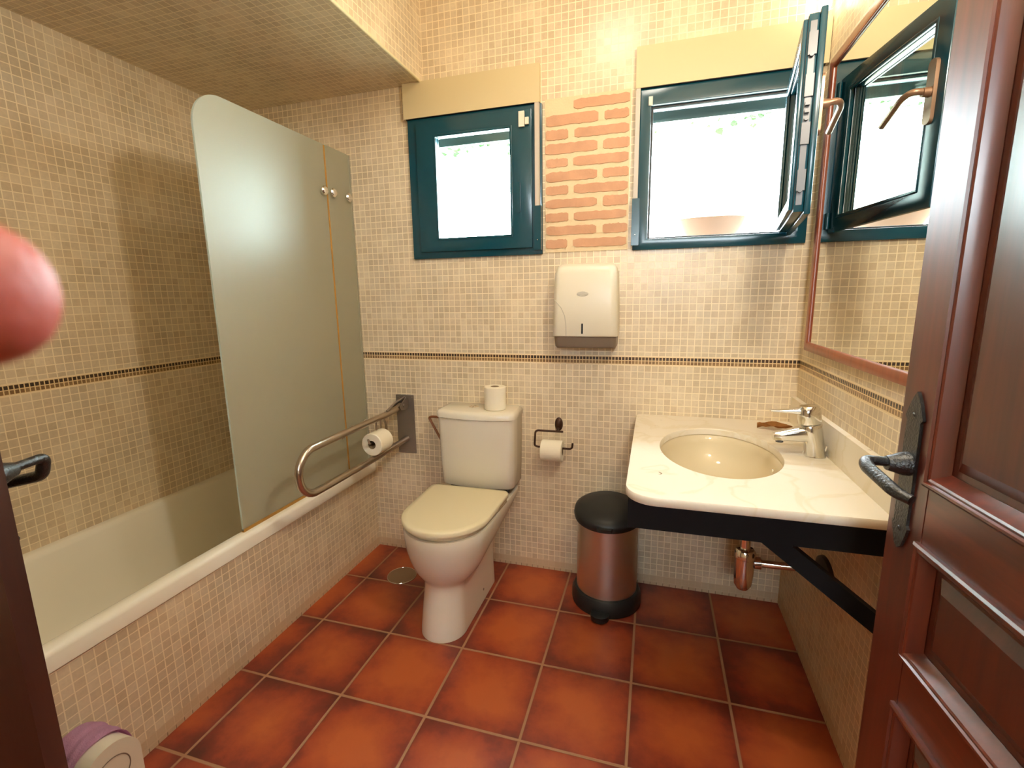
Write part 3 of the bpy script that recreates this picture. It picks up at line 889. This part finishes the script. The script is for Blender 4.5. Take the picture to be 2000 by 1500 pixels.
loft(b, [cist(0.8485, 2.052, 0.196, 0.022), cist(0.851, 2.046, 0.201, 0.024), cist(0.872, 2.045, 0.202, 0.024), cist(0.883, 2.053, 0.195, 0.024), cist(0.8875, 2.070, 0.182, 0.024)])
obj('cistern_lid', b, M_ceramic, t, 50)
b = nb(); box(b, tc_ - 0.15, tc_ + 0.15, 2.12, 2.235, 0.465, 0.500)
obj('coupling', b, M_rubber, t)
b = nb(); lathe(b, [(0, 0), (0.024, 0), (0.025, 0.003), (0.021, 0.005), (0, 0.0055)], (-0.845, 2.165, 0.8875), (0, 0, 1), 28)
fb = obj('flush_button', b, M_chrome, t)
b = nb(); box(b, -0.8455, -0.8445, 2.143, 2.187, 0.8926, 0.8935)
obj('button_split', b, M_slot, fb, 0)
b = nb(); lathe(b, [(0, 0), (0.007, 0), (0.006, 0.004), (0, 0.005)], (tx + 0.0965, 1.93, 0.055), (1, 0, 0), 16)
obj('fixing_cap', b, M_greyplastic, t)

# brown bracket peeking out behind the cistern
t = thing('paper_holder', 'brown metal bracket half hidden behind the left side of the cistern', 'paper holder', (-1.07, YB, 0.78))
b = nb()
tube(b, round_path([(-1.035, 2.235, 0.806), (-1.118, 2.235, 0.806), (-1.132, 2.235, 0.80), (-1.030, 2.235, 0.615)], 0.01, 5), 0.0065, 10)
obj('arm', b, M_copper, t)
b = nb(); lathe(b, [(0, 0), (0.022, 0), (0.020, 0.006), (0.008, 0.012), (0.007, 0.03), (0, 0.031)], (-1.045, YB - 0.0005, 0.806), (0, -1, 0), 20)
obj('wall_rose', b, M_copper, t)

# ------------------------------------------------------------------ wall toilet-paper holder + roll
t = thing('paper_holder', 'dark iron toilet paper holder with oval rose right of the toilet', 'paper holder', (-0.43, YB, 0.805))
b = nb(); lathe(b, [(0, 0), (0.024, 0), (0.023, 0.006), (0.016, 0.013), (0.007, 0.017), (0, 0.0175)], (-0.434, YB - 0.0005, 0.800), (0, -1, 0), 32, 0.85, 1.45)
obj('wall_rose', b, M_bronze, t)
b = nb()
tube(b, [(-0.434, YB - 0.012, 0.782), (-0.434, 2.205, 0.778)], 0.006, 12)
tube(b, round_path([(-0.402, 2.203, 0.778), (-0.54, 2.203, 0.778), (-0.545, 2.203, 0.700), (-0.530, 2.203, 0.694), (-0.358, 2.203, 0.694), (-0.355, 2.203, 0.724)], 0.018, 6), 0.0052, 12)
obj('arm', b, M_bronze, t)
def tail(b):
    R = 0.0525; cx, cy, cz = -0.508, 2.203, 0.680
    prism(b, [(cy + R, cz), (cy + R + 0.0015, cz), (cy + R + 0.001, cz - 0.070), (cy + R - 0.0005, cz - 0.070)], 0, cx + 0.003, cx + 0.098)
paper_roll('toilet_roll', 'toilet roll on the dark iron holder right of the toilet', (-0.508, 2.203, 0.680), (1, 0, 0), 0.052, 0.104, tail=tail)

# ------------------------------------------------------------------ paper towel dispenser
t = thing('paper_towel_dispenser', 'white plastic paper towel dispenser on the back wall', 'towel dispenser', (-0.30, YB, 1.19))
def dsp(z, x0, x1, yf, r): return [(p[0], p[1], z) for p in rrect(x0, x1, yf, YB - 0.0005, [r, r, 0.003, 0.003], 8)]
b = nb()
dx0, dx1 = -0.443, -0.152
loft(b, [dsp(1.245, dx0, dx1, 2.140, 0.03), dsp(1.25, dx0 - 0.001, dx1 + 0.001, 2.137, 0.03), dsp(1.40, dx0 + 0.001, dx1 - 0.001, 2.140, 0.035), dsp(1.52, dx0 + 0.006, dx1 - 0.006, 2.146, 0.035),
         dsp(1.552, dx0 + 0.014, dx1 - 0.014, 2.158, 0.035), dsp(1.566, dx0 + 0.026, dx1 - 0.026, 2.174, 0.035), dsp(1.570, dx0 + 0.05, dx1 - 0.05, 2.20, 0.02)])
bd = obj('cover', b, M_plastic, t, 60)
b = nb()
loft(b, [dsp(1.192, dx0 + 0.014, dx1 - 0.010, 2.162, 0.02), dsp(1.200, dx0 + 0.008, dx1 - 0.006, 2.154, 0.025), dsp(1.2448, dx0 + 0.004, dx1 - 0.004, 2.146, 0.028)])
tr = obj('lower_tray', b, M_greyplastic, t, 50); tr['label'] = 'grey lower tray'
b = nb(); prism(b, rrect(-0.3095, -0.3020, 1.258, 1.304, 0.003, 4), 1, 2.1345, 2.141)
obj('level_window', b, M_slot, t, 0)
b = nb(); lathe(b, [(0, 0), (0.026, 0), (0.026, 0.0012), (0.024, 0.002), (0, 0.0022)], (-0.306, 2.1418, 1.434), (0, -1, 0), 32, 1.0, 0.42)
obj('badge', b, M_badge, t)
# curved seam on the left of the cover
b = nb(); tube(b, [(-0.4405 + 0.001, 2.158, 1.412), (-0.425, 2.1415, 1.400), (-0.402, 2.1385, 1.375), (-0.386, 2.1380, 1.340), (-0.379, 2.1375, 1.295), (-0.378, 2.137, 1.248)], 0.0013, 6)
obj('seam', b, M_badge, t)

# ------------------------------------------------------------------ pedal bin
bc = (-0.172, 2.098)
t = thing('pedal_bin', 'brushed steel pedal bin with black lid beside the toilet', 'bin', (bc[0], bc[1], 0))
b = nb(); lathe(b, [(0.139, 0.035), (0.139, 0.30), (0.1385, 0.428), (0.1385, 0.43)], (*bc, 0), (0, 0, 1), 64)
obj('body', b, M_steelbin, t)
b = nb(); lathe(b, [(0, 0.0005), (0.158, 0.0005), (0.161, 0.012), (0.160, 0.050), (0.150, 0.072), (0.141, 0.076), (0, 0.076)], (*bc, 0), (0, 0, 1), 64)
obj('base_ring', b, M_black, t)
b = nb()
rings = []
for (r, h, tilt) in ((0.140, 0.424, 0), (0.151, 0.420, 0.10), (0.155, 0.440, 0.14), (0.150, 0.460, 0.14), (0.128, 0.474, 0.13), (0.07, 0.483, 0.12), (0.012, 0.485, 0.12)):
    rings.append([(bc[0] + r * math.cos(a), bc[1] + r * math.sin(a), h + tilt * r * math.sin(a) * 0.9) for a in [2 * PI * k / 48 for k in range(48)]])
loft(b, rings)
obj('lid', b, M_black, t, 50)
b = nb(); prism(b, [(bc[0] - 0.035, 1.95), (bc[0] + 0.035, 1.95), (bc[0] + 0.028, 1.928), (bc[0] - 0.028, 1.928)], 2, 0.418, 0.432); bevel(b, 0.003, 2)
obj('lid_lip', b, M_black, t)
b = nb(); prism(b, [(bc[0] - 0.052, 1.955)] + [(bc[0] - 0.012 + 0.040 * math.cos(a), 1.925 + 0.034 * math.sin(a)) for a in [PI + PI * k / 10 for k in range(11)]] + [(bc[0] + 0.03, 1.955)], 2, 0.006, 0.030); bevel(b, 0.004, 2)
obj('pedal', b, M_black, t)

# ------------------------------------------------------------------ floor drain
b = nb(); lathe(b, [(0, 0.0032), (0.066, 0.0032), (0.070, 0.0040), (0.074, 0.0036), (0.076, 0.0004), (0, 0.0004)], (-1.215, 2.005, 0), (0, 0, 1), 40)
o = obj('floor_drain', b, M_drain, origin=(-1.215, 2.005, 0)); tag(o, 'round metal floor drain left of the toilet', 'drain')
b = nb(); tube(b, [(-1.215 + 0.074 * math.cos(a), 2.005 + 0.074 * math.sin(a), 0.0036) for a in [2 * PI * k / 40 for k in range(41)]], 0.0012, 6, False)
obj('rim', b, M_chrome, o)

# ------------------------------------------------------------------ washbasin counter
CX0, CY0, CZ = -0.062, 1.288, 0.873
BC = (0.240, 1.780); BA = (0.200, 0.286)
b = nb()
outer = rrect(CX0, XR - 0.0005, CY0, YB - 0.0005, [0.085, 0.002, 0.002, 0.03], 10)
N = 96
# resample outline to N points by angle about the basin centre so that the oval hole can be bridged
def ray_hit(a):
    d = Vector((math.cos(a), math.sin(a))); best = None
    for p, q in zip(outer, outer[1:] + outer[:1]):
        p = Vector(p) - Vector(BC); q = Vector(q) - Vector(BC); e = q - p
        den = d.x * e.y - d.y * e.x
        if abs(den) < 1e-12: continue
        tt = (p.x * e.y - p.y * e.x) / den; uu = (p.x * d.y - p.y * d.x) / den
        if tt > 0 and -1e-6 <= uu <= 1 + 1e-6 and (best is None or tt < best): best = tt
    return (BC[0] + d.x * best, BC[1] + d.y * best)
angs = sorted([math.atan2(p[1] - BC[1], p[0] - BC[0]) % (2 * PI) for p in outer] + [2 * PI * k / N for k in range(N)])
angs = [a for i, a in enumerate(angs) if i == 0 or a - angs[i - 1] > 1e-4]
def el(a, s=1.0):
    r = 1 / math.sqrt((math.cos(a) / (BA[0] * s)) ** 2 + (math.sin(a) / (BA[1] * s)) ** 2); return (BC[0] + r * math.cos(a), BC[1] + r * math.sin(a))
O = [ray_hit(a) for a in angs]
Z0 = CZ - 0.025
def off(p, k):
    return (p[0] + (BC[0] - p[0]) * k, p[1] + (BC[1] - p[1]) * k)
rings = [[(*el(a), Z0) for a in angs], [(*off(p, 0.004), Z0) for p in O], [(*p, Z0 + 0.003) for p in O], [(*p, CZ - 0.003) for p in O], [(*off(p, 0.004), CZ) for p in O],
         [(*el(a, 1.01), CZ) for a in angs], [(*el(a), CZ - 0.003) for a in angs], [(*el(a), Z0) for a in angs]]
loft(b, rings, False, False)
bmesh.ops.remove_doubles(b, verts=b.verts, dist=1e-6)
t = thing('washbasin_counter', 'cream marble counter with a black underframe below the mirror', 'counter', (0.27, 1.78, 0.60))
obj('marble_slab', b, M_marble, t, 40)
# upstand along the right wall
b = bbox(XR - 0.021, XR - 0.0005, CY0 + 0.002, YB - 0.0015, CZ + 0.0005, CZ + 0.112, 0.004, 3)
obj('upstand', b, M_marble, t)
# black frame
FZ0, FZ1 = 0.762, Z0 - 0.0005
b = nb()
prism(b, rrect(-0.052, XR - 0.001, 1.322, 1.350, 0.0015, 2), 2, FZ0, FZ1)
box(b, -0.052, -0.024, 1.3505, YB - 0.001, FZ0, FZ1)
box(b, XR - 0.028, XR - 0.001, 1.3505, YB - 0.001, FZ0, FZ1)
obj('underframe', b, M_blackwood, t, 0)
for ya, yb_ in ((1.326, 1.366), (2.16, 2.20)):
    b = nb()
    prism(b, [(0.298, FZ0 - 0.0002), (0.372, FZ0 - 0.0002), (XR - 0.001, 0.582), (XR - 0.001, 0.524)], 1, ya, yb_)
    obj('brace', b, M_blackwood, t, 0)
# bowl
t2 = thing('washbasin', 'oval cream ceramic washbasin set into the marble counter', 'washbasin', (*BC, 0.70))
b = nb()
def ring(s, z, n=64): return [(BC[0] + BA[0] * s * math.cos(2 * PI * k / n), BC[1] + BA[1] * s * math.sin(2 * PI * k / n), z) for k in range(n)]
zz = Z0 - 0.0006
loft(b, [ring(1.10, zz - 0.012), ring(1.10, zz), ring(1.02, zz), ring(0.985, zz - 0.006), ring(0.955, zz - 0.03), ring(0.89, zz - 0.075), ring(0.74, zz - 0.118), ring(0.5, zz - 0.143), ring(0.2, zz - 0.152), ring(0.08, zz - 0.153)], False, True)
o = obj('bowl', b, M_basin, t2, 60)
sol = o.modifiers.new('s', 'SOLIDIFY'); sol.thickness = 0.006; sol.offset = -1
b = nb(); lathe(b, [(0, 0.004), (0.018, 0.004), (0.024, 0.002), (0.024, 0.0), (0, 0.0)], (*BC, zz - 0.1525), (0, 0, 1), 24)
obj('waste', b, M_chrome, t2)
b = nb(); lathe(b, [(0, 0), (0.010, 0), (0.009, 0.002), (0, 0.002)], (BC[0] + 0.178, BC[1] - 0.0, zz - 0.042), (-1, 0, 0.35), 20)
obj('overflow', b, M_chrome, t2)

# faucet
t = thing('faucet', 'chrome single-lever mixer tap behind the washbasin', 'faucet', (0.545, 1.79, CZ))
fy = 1.785
def fell(cx, z, rx, ry, tilt=0.0, n=32, p=2.3):
    out = []
    for k in range(n):
        a = 2 * PI * k / n; ca, sa = math.cos(a), math.sin(a)
        X = rx * math.copysign(abs(ca) ** (2 / p), ca); Y = ry * math.copysign(abs(sa) ** (2 / p), sa)
        out.append((cx + X, fy + Y, z + X * tilt))
    return out
b = nb()
loft(b, [fell(0.546, CZ + 0.0005, 0.032, 0.030), fell(0.545, CZ + 0.004, 0.031, 0.029), fell(0.540, CZ + 0.04, 0.031, 0.028), fell(0.530, CZ + 0.08, 0.033, 0.030, 0.1), fell(0.524, CZ + 0.107, 0.034, 0.031, 0.18), fell(0.523, CZ + 0.110, 0.031, 0.029, 0.18)])
obj('body', b, M_chrome, t, 50)
b = nb()
def qring(x, zc, hh, hw, n=20, p=3.0):
    out = []
    for k in range(n):
        a = 2 * PI * k / n; ca, sa = math.cos(a), math.sin(a)
        out.append((x, fy + hw * math.copysign(abs(ca) ** (2 / p), ca), zc + hh * math.copysign(abs(sa) ** (2 / p), sa)))
    return out
loft(b, [qring(0.530, CZ + 0.078, 0.030, 0.027), qring(0.49, CZ + 0.074, 0.025, 0.026), qring(0.45, CZ + 0.068, 0.019, 0.024), qring(0.420, CZ + 0.063, 0.015, 0.022), qring(0.412, CZ + 0.062, 0.011, 0.018)])
sp_ = obj('spout', b, M_chrome, t, 50)
b = nb(); lathe(b, [(0, 0), (0.012, 0), (0.012, 0.008), (0, 0.008)], (0.434, fy, CZ + 0.042), (0, 0, 1), 20)
obj('aerator', b, M_greymetal, sp_)
b = nb()
loft(b, [fell(0.523, CZ + 0.1125, 0.031, 0.029, 0.18), fell(0.521, CZ + 0.116, 0.035, 0.032, 0.18), fell(0.516, CZ + 0.145, 0.035, 0.032, 0.18), fell(0.514, CZ + 0.164, 0.034, 0.031, 0.12), fell(0.513, CZ + 0.174, 0.026, 0.024, 0.1)])
loft(b, [qring(0.505, CZ + 0.156, 0.014, 0.024), qring(0.465, CZ + 0.154, 0.007, 0.016), qring(0.425, CZ + 0.152, 0.0045, 0.013), qring(0.398, CZ + 0.152, 0.0035, 0.012)])
obj('lever', b, M_chrome, t, 50)
b = nb(); tube(b, [(0.573, fy - 0.012, CZ + 0.022), (0.5755, fy - 0.012, CZ + 0.040)], 0.003, 8); obj('pull_rod', b, M_chrome, t)

# dry leaf on the counter
b = nb(); n = 9; vv = {}
for i in range(n):
    f = i / (n - 1); wd = 0.034 * math.sin(PI * min(0.97, f + 0.02)) ** 0.7 + 0.001
    for j in (-2, -1, 0, 1, 2):
        vv[i, j] = b.verts.new((0.425 + 0.125 * f, 2.105 + j / 2 * wd + 0.012 * math.sin(f * 5), CZ + 0.0035 + 0.012 * abs(j / 2) ** 1.2 + 0.010 * math.sin(f * 4 + j) ** 2 + rng.uniform(0, 0.008)))
for i in range(n - 1):
    for j in (-2, -1, 0, 1): b.faces.new((vv[i, j], vv[i + 1, j], vv[i + 1, j + 1], vv[i, j + 1]))
bmesh.ops.solidify(b, geom=b.faces[:], thickness=0.0015)
tag(obj('dry_leaf', b, M_leaf, origin=(0.48, 2.13, CZ)), 'crumpled brown dry leaf behind the tap', 'leaf')

# drain trap under the basin
t = thing('drain_trap', 'chrome bottle trap and waste pipe under the counter', 'pipe', (0.335, 1.78, 0.34))
qx, qy = 0.352, 1.78
b = nb(); tube(b, round_path([(BC[0], BC[1], zz - 0.16), (BC[0], BC[1], zz - 0.20), (qx, qy, 0.60), (qx, qy, 0.50)], 0.05), 0.017, 20)
obj('tailpipe', b, M_chrome, t)
b = nb(); lathe(b, [(0, 0.345), (0.020, 0.345), (0.030, 0.362), (0.033, 0.395), (0.034, 0.40), (0.034, 0.468), (0.037, 0.472), (0.037, 0.492), (0.030, 0.503), (0.018, 0.505)], (qx, qy, 0), (0, 0, 1), 36)
obj('bottle', b, M_chrome, t)
b = nb(); tube(b, [(qx + 0.03, qy, 0.452), (qx + 0.17, qy - 0.015, 0.462), (XR - 0.002, qy - 0.03, 0.470)], 0.0135, 18)
lathe(b, [(0.014, 0), (0.021, 0.0), (0.022, 0.022), (0.014, 0.026)], (qx + 0.032, qy, 0.452), (1, 0, 0.04), 24)
obj('waste_pipe', b, M_chrome, t)
b = nb(); lathe(b, [(0, 0), (0.062, 0), (0.058, 0.012), (0.035, 0.024), (0.015, 0.026), (0, 0.026)], (XR - 0.0005, 1.735, 0.472), (-1, 0, 0), 32, 1.3, 0.85)
fl = obj('wall_flange', b, mat('dark_flange', (0.035, 0.032, 0.03), 0.4), t); fl['label'] = 'dark wall flange'

# ------------------------------------------------------------------ mirror
t = thing('mirror', 'large wall mirror with a thin red-brown wooden frame', 'mirror', (XR, 1.55, 1.20))
my0, my1, mz0, mz1 = 0.98, 2.145, 1.198, 2.245
b = nb(); box(b, XR - 0.016, XR - 0.010, my0 + 0.02, my1 - 0.02, mz0 + 0.02, mz1 - 0.02)
obj('mirror_glass', b, M_mirror, t, 0)
b = frame_bm(my0, my1, mz0, mz1, 0.034, 0.0, 0.024, 0.005)
RM = Matrix(((0, -1, 0, XR - 0.0005), (1, 0, 0, 0), (0, 0, 1, 0), (0, 0, 0, 1)))
obj('mirror_frame', xf(b, RM), M_mirframe, t)

# opal wall lamps above the mirror
for (ly, lab) in ((2.19, 'small white glass wall lamp between the open window and mirror'), (0.86, 'white glass wall lamp above the mirror end nearest the door')):
    t = thing('wall_lamp', lab, 'lamp', (XR, ly, 2.43), 'wall lamps above the mirror')
    b = nb(); lathe(b, [(0, 0), (0.016, 0.003), (0.02, 0.015), (0.02, 0.16), (0.016, 0.172), (0, 0.175)], (XR - 0.045, ly, 2.43), (0, 0, 1), 24)
    obj('glass_shade', b, M_opal, t, 50)
    b = nb(); tube(b, [(XR - 0.003, ly, 2.56), (XR - 0.026, ly, 2.56)], 0.010, 14)
    obj('arm', b, M_chrome, t)
    b = bbox(XR - 0.006, XR - 0.0005, ly - 0.025, ly + 0.025, 2.50, 2.60, 0.002)
    obj('wall_mount', b, M_chrome, t)


# ------------------------------------------------------------------ doors
def door_frame_M(free, d):
    """local x: from the free edge towards the hinge, local y: out of the visible face, z up"""
    d = Vector((*d, 0)).normalized()
    return d


def iron_handle(parent, F, px, z0, k=1.0, drop=0.0):
    """F maps (along-from-free-edge, out, z) to world"""
    b = nb()
    prof = [(0, -0.158), (0.010, -0.150), (0.019, -0.128), (0.024, -0.112), (0.019, -0.106), (0.0205, -0.06), (0.0205, 0.05), (0.019, 0.086), (0.025, 0.092), (0.019, 0.108), (0.009, 0.128), (0, 0.140)]
    pts = [(px + a, z0 + h) for a, h in prof] + [(px - a, z0 + h) for a, h in prof[-2:0:-1]]
    prism(b, pts, 1, 0.0, 0.0055); bevel(b, 0.0018, 2)
    for h in (-0.118, 0.098):
        lathe(b, [(0, 0), (0.004, 0), (0.003, 0.002), (0, 0.0028)], (px, 0.0055, z0 + h), (0, 1, 0), 12)
    pl = obj('escutcheon', xf(b, F), M_iron, parent, 30); pl['label'] = 'black iron escutcheon with pointed ends'
    b = nb()
    lathe(b, [(0, 0), (0.022, 0.0), (0.021, 0.010), (0.016, 0.024), (0.013, 0.034), (0.0, 0.036)], (px, 0.0055, z0 + 0.006), (0, 1, 0), 24)
    path = round_path([(px, 0.025, z0 + 0.008), (px, 0.074 * k, z0 + 0.010), (px + 0.02, 0.080 * k, z0 + 0.004 - drop), (px + 0.10, 0.072 * k, z0 - 0.012 - drop), (px + 0.122, 0.060 * k, z0 - 0.016 - drop)], 0.014, 5)
    n_ = len(path); rs = [0.0085 + 0.003 * math.sin(PI * i / (n_ - 1)) for i in range(n_)]
    tube(b, path, 0.01, 16, rs=rs)
    obj('lever', xf(b, F), M_iron, parent, 50)


def leaf(idx, free, hinge, out, label, mats, full=True, hz=1.106, hpx=0.045, hk=1.0, hd=0.0):
    d = Vector((hinge[0] - free[0], hinge[1] - free[1], 0)); Wd = d.length; d.normalize(); o_ = Vector((*out, 0)).normalized()
    F = Matrix.Identity(4)
    for i in range(3): F[i][0] = d[i]; F[i][1] = o_[i]; F[i][2] = (0, 0, 1)[i]; F[i][3] = (free[0], free[1], 0)[i]
    t = bpy.data.objects.new(f'door_{idx}', None); C.objects.link(t); t.location = (hinge[0], hinge[1], 0); t['_w'] = tuple(t.location); t['kind'] = 'structure'; t['label'] = label
    zt = 2.04; th = 0.038
    ms, mh, mp = mats
    sw = 0.100
    b = nb(); box(b, 0, sw, -th, 0, 0.012, zt); box(b, Wd - sw, Wd, -th, 0, 0.012, zt); bevel(b, 0.003, 2)
    obj('stile', xf(b, F), ms, t)
    rails = [(0.012, 0.16), (0.652, 0.765), (0.978, 1.098), (zt - 0.11, zt)]
    b = nb()
    for a, c in rails: box(b, sw + 0.0003, Wd - sw - 0.0003, -th + 0.001, -0.001, a, c)
    obj('rail', xf(b, F), mh, t, 0)
    for (a, c) in ((0.16, 0.652), (0.765, 0.978), (1.098, zt - 0.11)):
        # raised and fielded panel
        x0, x1 = sw + 0.0005, Wd - sw - 0.0005; z0, z1 = a + 0.0005, c - 0.0005
        m1, m2 = 0.034, 0.050
        for sgn in (1, -1):
            pass
        b = nb()
        def R4(i, y): return [(x0 + i, y, z0 + i), (x1 - i, y, z0 + i), (x1 - i, y, z1 - i), (x0 + i, y, z1 - i)]
        loft(b, [R4(0.002, -th + 0.008), R4(0.002, -0.018), R4(m1, -0.018), R4(m2, -0.010), R4(m2 + 0.004, -0.008)])
        obj('panel', xf(b, F), mp, t, 0)
        # stepped moulding round it, standing proud of the stile
        b = nb()
        prof = [(0.0, 0.0), (0.0, 0.006), (0.004, 0.009), (0.008, 0.009), (0.010, 0.005), (0.014, 0.006), (0.017, 0.004), (0.020, -0.003), (0.024, -0.010), (0.030, -0.017), (0.030, -0.0178), (0.0, -0.0178)]
        rings = []
        cor = [(x0, z0, 1, 1), (x1, z0, -1, 1), (x1, z1, -1, -1), (x0, z1, 1, -1)]
        for (cx, cz, sx_, sz_) in cor + cor[:1]:
            rings.append([(cx + sx_ * (i - 0.008), y + 0.0003, cz + sz_ * (i - 0.008)) for i, y in prof])
        loft(b, rings, False, False)
        bmesh.ops.remove_doubles(b, verts=b.verts, dist=1e-6)
        obj('moulding', xf(b, F), ms, t, 25)
    iron_handle(t, F, hpx, hz, hk, hd)
    b = nb()
    for zz_ in (0.25, 1.0, 1.8):
        lathe(b, [(0, -0.05), (0.008, -0.05), (0.008, 0.05), (0, 0.05)], (Wd + 0.006, -0.004, zz_), (0, 0, 1), 14)
    obj('hinge', xf(b, F), M_iron, t)
    return t


leaf(1, (0.455, 1.040), (0.5095, 0.345), (-0.99694, -0.0781), 'open red-brown panelled door leaf on the right', (M_woodr, M_woodh, M_woodp))
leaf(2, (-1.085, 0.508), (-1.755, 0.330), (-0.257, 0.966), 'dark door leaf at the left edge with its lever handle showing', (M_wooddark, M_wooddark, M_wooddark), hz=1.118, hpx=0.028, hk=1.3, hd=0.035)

# ------------------------------------------------------------------ stool with a pink towel, behind the left door leaf
sx0, sx1, sy, sr, sz = -1.49, -1.352, 0.718, 0.076, 0.262
t = thing('stool', 'white plastic stool with round-topped ends at the bottom left', 'stool', (-1.41, sy, 0))
def arch(r, z0, zt, n=20): return [(sy - r, z0), (sy + r, z0)] + [(sy + r * math.cos(PI * k / n), zt - r + r * math.sin(PI * k / n)) for k in range(n + 1)]
for (a, c) in ((sx0, sx0 + 0.04), (sx1 - 0.06, sx1)):
    b = nb(); prism(b, arch(sr, 0.0005, sz), 0, a, c); bevel(b, 0.008, 3)
    obj('end_panel', b, M_offwhite, t, 40)
b = nb(); tube(b, [(sx1 + 0.0003, sy + 0.045 * math.cos(a), sz - 0.085 + 0.045 * math.sin(a)) for a in [2 * PI * k / 40 for k in range(41)]], 0.0015, 6, False)
obj('ring_groove', b, M_greyplastic, t)
b = nb(); prism(b, [(sy - sr + 0.008, 0.10), (sy + sr - 0.008, 0.10)] + [(sy + (sr - 0.012) * math.cos(PI * k / 16), sz - 0.012 - sr + 0.012 + (sr - 0.012) * math.sin(PI * k / 16)) for k in range(17)], 0, sx0 + 0.0405, sx1 - 0.0605)
obj('seat', b, M_offwhite, t, 40)
b = nb(); n = 34; mcols = 26
g = {}
for i in range(mcols + 1):
    x = sx0 - 0.004 + (sx1 - 0.045 - sx0 + 0.01) * i / mcols
    for j in range(n + 1):
        s = -1 + 2 * j / n
        R = sr + 0.006 + 0.0025 * math.sin(i * 0.7 + j * 0.5) * math.sin(j * 0.31 + i * 0.2) + 0.004 * abs(math.sin(i * 0.4)) * (abs(s) ** 2)
        if abs(s) < 0.55:
            a = PI / 2 - s / 0.55 * PI / 2
            g[i, j] = b.verts.new((x, sy + R * math.cos(a), sz - sr + 0.003 + R * math.sin(a)))
        else:
            d_ = (abs(s) - 0.55) / 0.45
            g[i, j] = b.verts.new((x + 0.004 * math.sin(j), sy + math.copysign(R + 0.006 * math.sin(i * 0.9) * d_, s), sz - sr + 0.003 - 0.11 * d_))
for i in range(mcols):
    for j in range(n): b.faces.new((g[i, j], g[i + 1, j], g[i + 1, j + 1], g[i, j + 1]))
bmesh.ops.solidify(b, geom=b.faces[:], thickness=0.004)
tag(obj('towel', b, M_towel, origin=(-1.42, sy, 0.28)), 'pink terry towel draped over the white stool', 'towel')

# ------------------------------------------------------------------ ceiling light
t = thing('ceiling_light', 'round ceiling light of the bathroom', 'lamp', (-0.25, 1.50, ZC))
b = nb(); lathe(b, [(0, -0.0005), (0.15, -0.0005), (0.155, -0.02), (0.15, -0.045), (0.0, -0.045)], (-0.25, 1.50, ZC), (0, 0, 1), 40)
obj('fitting', b, M_offwhite, t)
b = nb(); lathe(b, [(0, -0.0455), (0.14, -0.0455), (0.12, -0.075), (0.06, -0.092), (0, -0.095)], (-0.25, 1.50, ZC), (0, 0, 1), 40)
obj('diffuser', b, M_lampglass, t)

# ------------------------------------------------------------------ the photographer's hand, fingertip in front of the lens
def skin_hand():
    me = bpy.data.meshes.new('hand'); V = []; E = []; R = []
    def add(p, r, par=None):
        V.append(Vector(p)); R.append(r)
        if par is not None: E.append((par, len(V) - 1))
        return len(V) - 1
    tip = Vector((-0.0635, 0.043, 1.4215))
    # index finger lies along -x with its tip towards the picture
    wr = add((-0.235, 0.005, 1.375), 0.024)
    pm = add((-0.205, 0.016, 1.392), 0.027, wr)
    pk = add((-0.175, 0.022, 1.402), 0.022, pm)
    a = add((-0.148, 0.028, 1.410), 0.0115, pk); a = add((-0.124, 0.031, 1.415), 0.0108, a); a = add((-0.100, 0.0345, 1.4200), 0.0095, a); a = add((-0.0742, 0.0402, 1.4226), 0.0112, a)
    fa = add((-0.200, -0.03, 1.335), 0.027, wr) if False else None
    # forearm
    f1 = add((-0.275, -0.03, 1.335), 0.026, wr); f2 = add((-0.33, -0.10, 1.27), 0.034, f1); add((-0.40, -0.20, 1.18), 0.040, f2)
    # the other fingers, curled behind the phone edge
    for k, (dz, l) in enumerate(((-0.020, 1.0), (-0.039, 0.92), (-0.056, 0.76))):
        c = add((-0.176 - 0.004 * k, 0.018 - 0.006 * k, 1.400 + dz), 0.0115, pm)
        c = add((-0.150, 0.028 - 0.006 * k, 1.404 + dz), 0.0100, c)
        c = add((-0.150 + 0.022 * l, 0.018 - 0.006 * k, 1.404 + dz), 0.0090, c)
        c = add((-0.150 + 0.020 * l, -0.004 - 0.006 * k, 1.402 + dz), 0.0080, c)
    # thumb
    c = add((-0.206, -0.012, 1.412), 0.0150, pm); c = add((-0.180, -0.028, 1.428), 0.0118, c); c = add((-0.154, -0.034, 1.434), 0.0105, c); add((-0.132, -0.035, 1.436), 0.0085, c)
    o_ = V[0].copy()
    me.from_pydata([v - o_ for v in V], E, []); me.update()
    o = bpy.data.objects.new('person', me); C.objects.link(o); o.location = o_; o['_w'] = tuple(o_)
    sk = o.modifiers.new('skin', 'SKIN'); sk.use_smooth_shade = True
    o.data.skin_vertices[0].data[0].use_root = True
    for i, r in enumerate(R): o.data.skin_vertices[0].data[i].radius = (r, r)
    ss = o.modifiers.new('sub', 'SUBSURF'); ss.levels = 2; ss.render_levels = 3
    me.materials.append(M_skin)
    tag(o, 'blurred pink fingertip of the photographer at the left edge', 'person')
    # nail on the far side of the fingertip
    b = nb(); rings = []
    for i in range(7):
        f = i / 6; x = -0.0925 + 0.0125 * f; w_ = 0.0056 * math.sqrt(max(0.05, 1 - (2 * f - 0.9) ** 4 * 0.8))
        rings.append([(x, 0.0375 + 0.0072 * math.cos(a), 1.4225 + w_ * 1.1 * math.sin(a)) for a in [-0.75 + 1.5 * j / 8 for j in range(9)]])
    loft(b, rings, False, False, closed=False)
    bmesh.ops.solidify(b, geom=b.faces[:], thickness=0.0004)
    obj('nail', b, M_nail, o, 60)
skin_hand()

for o in bpy.data.objects:
    if '_w' in o: del o['_w']
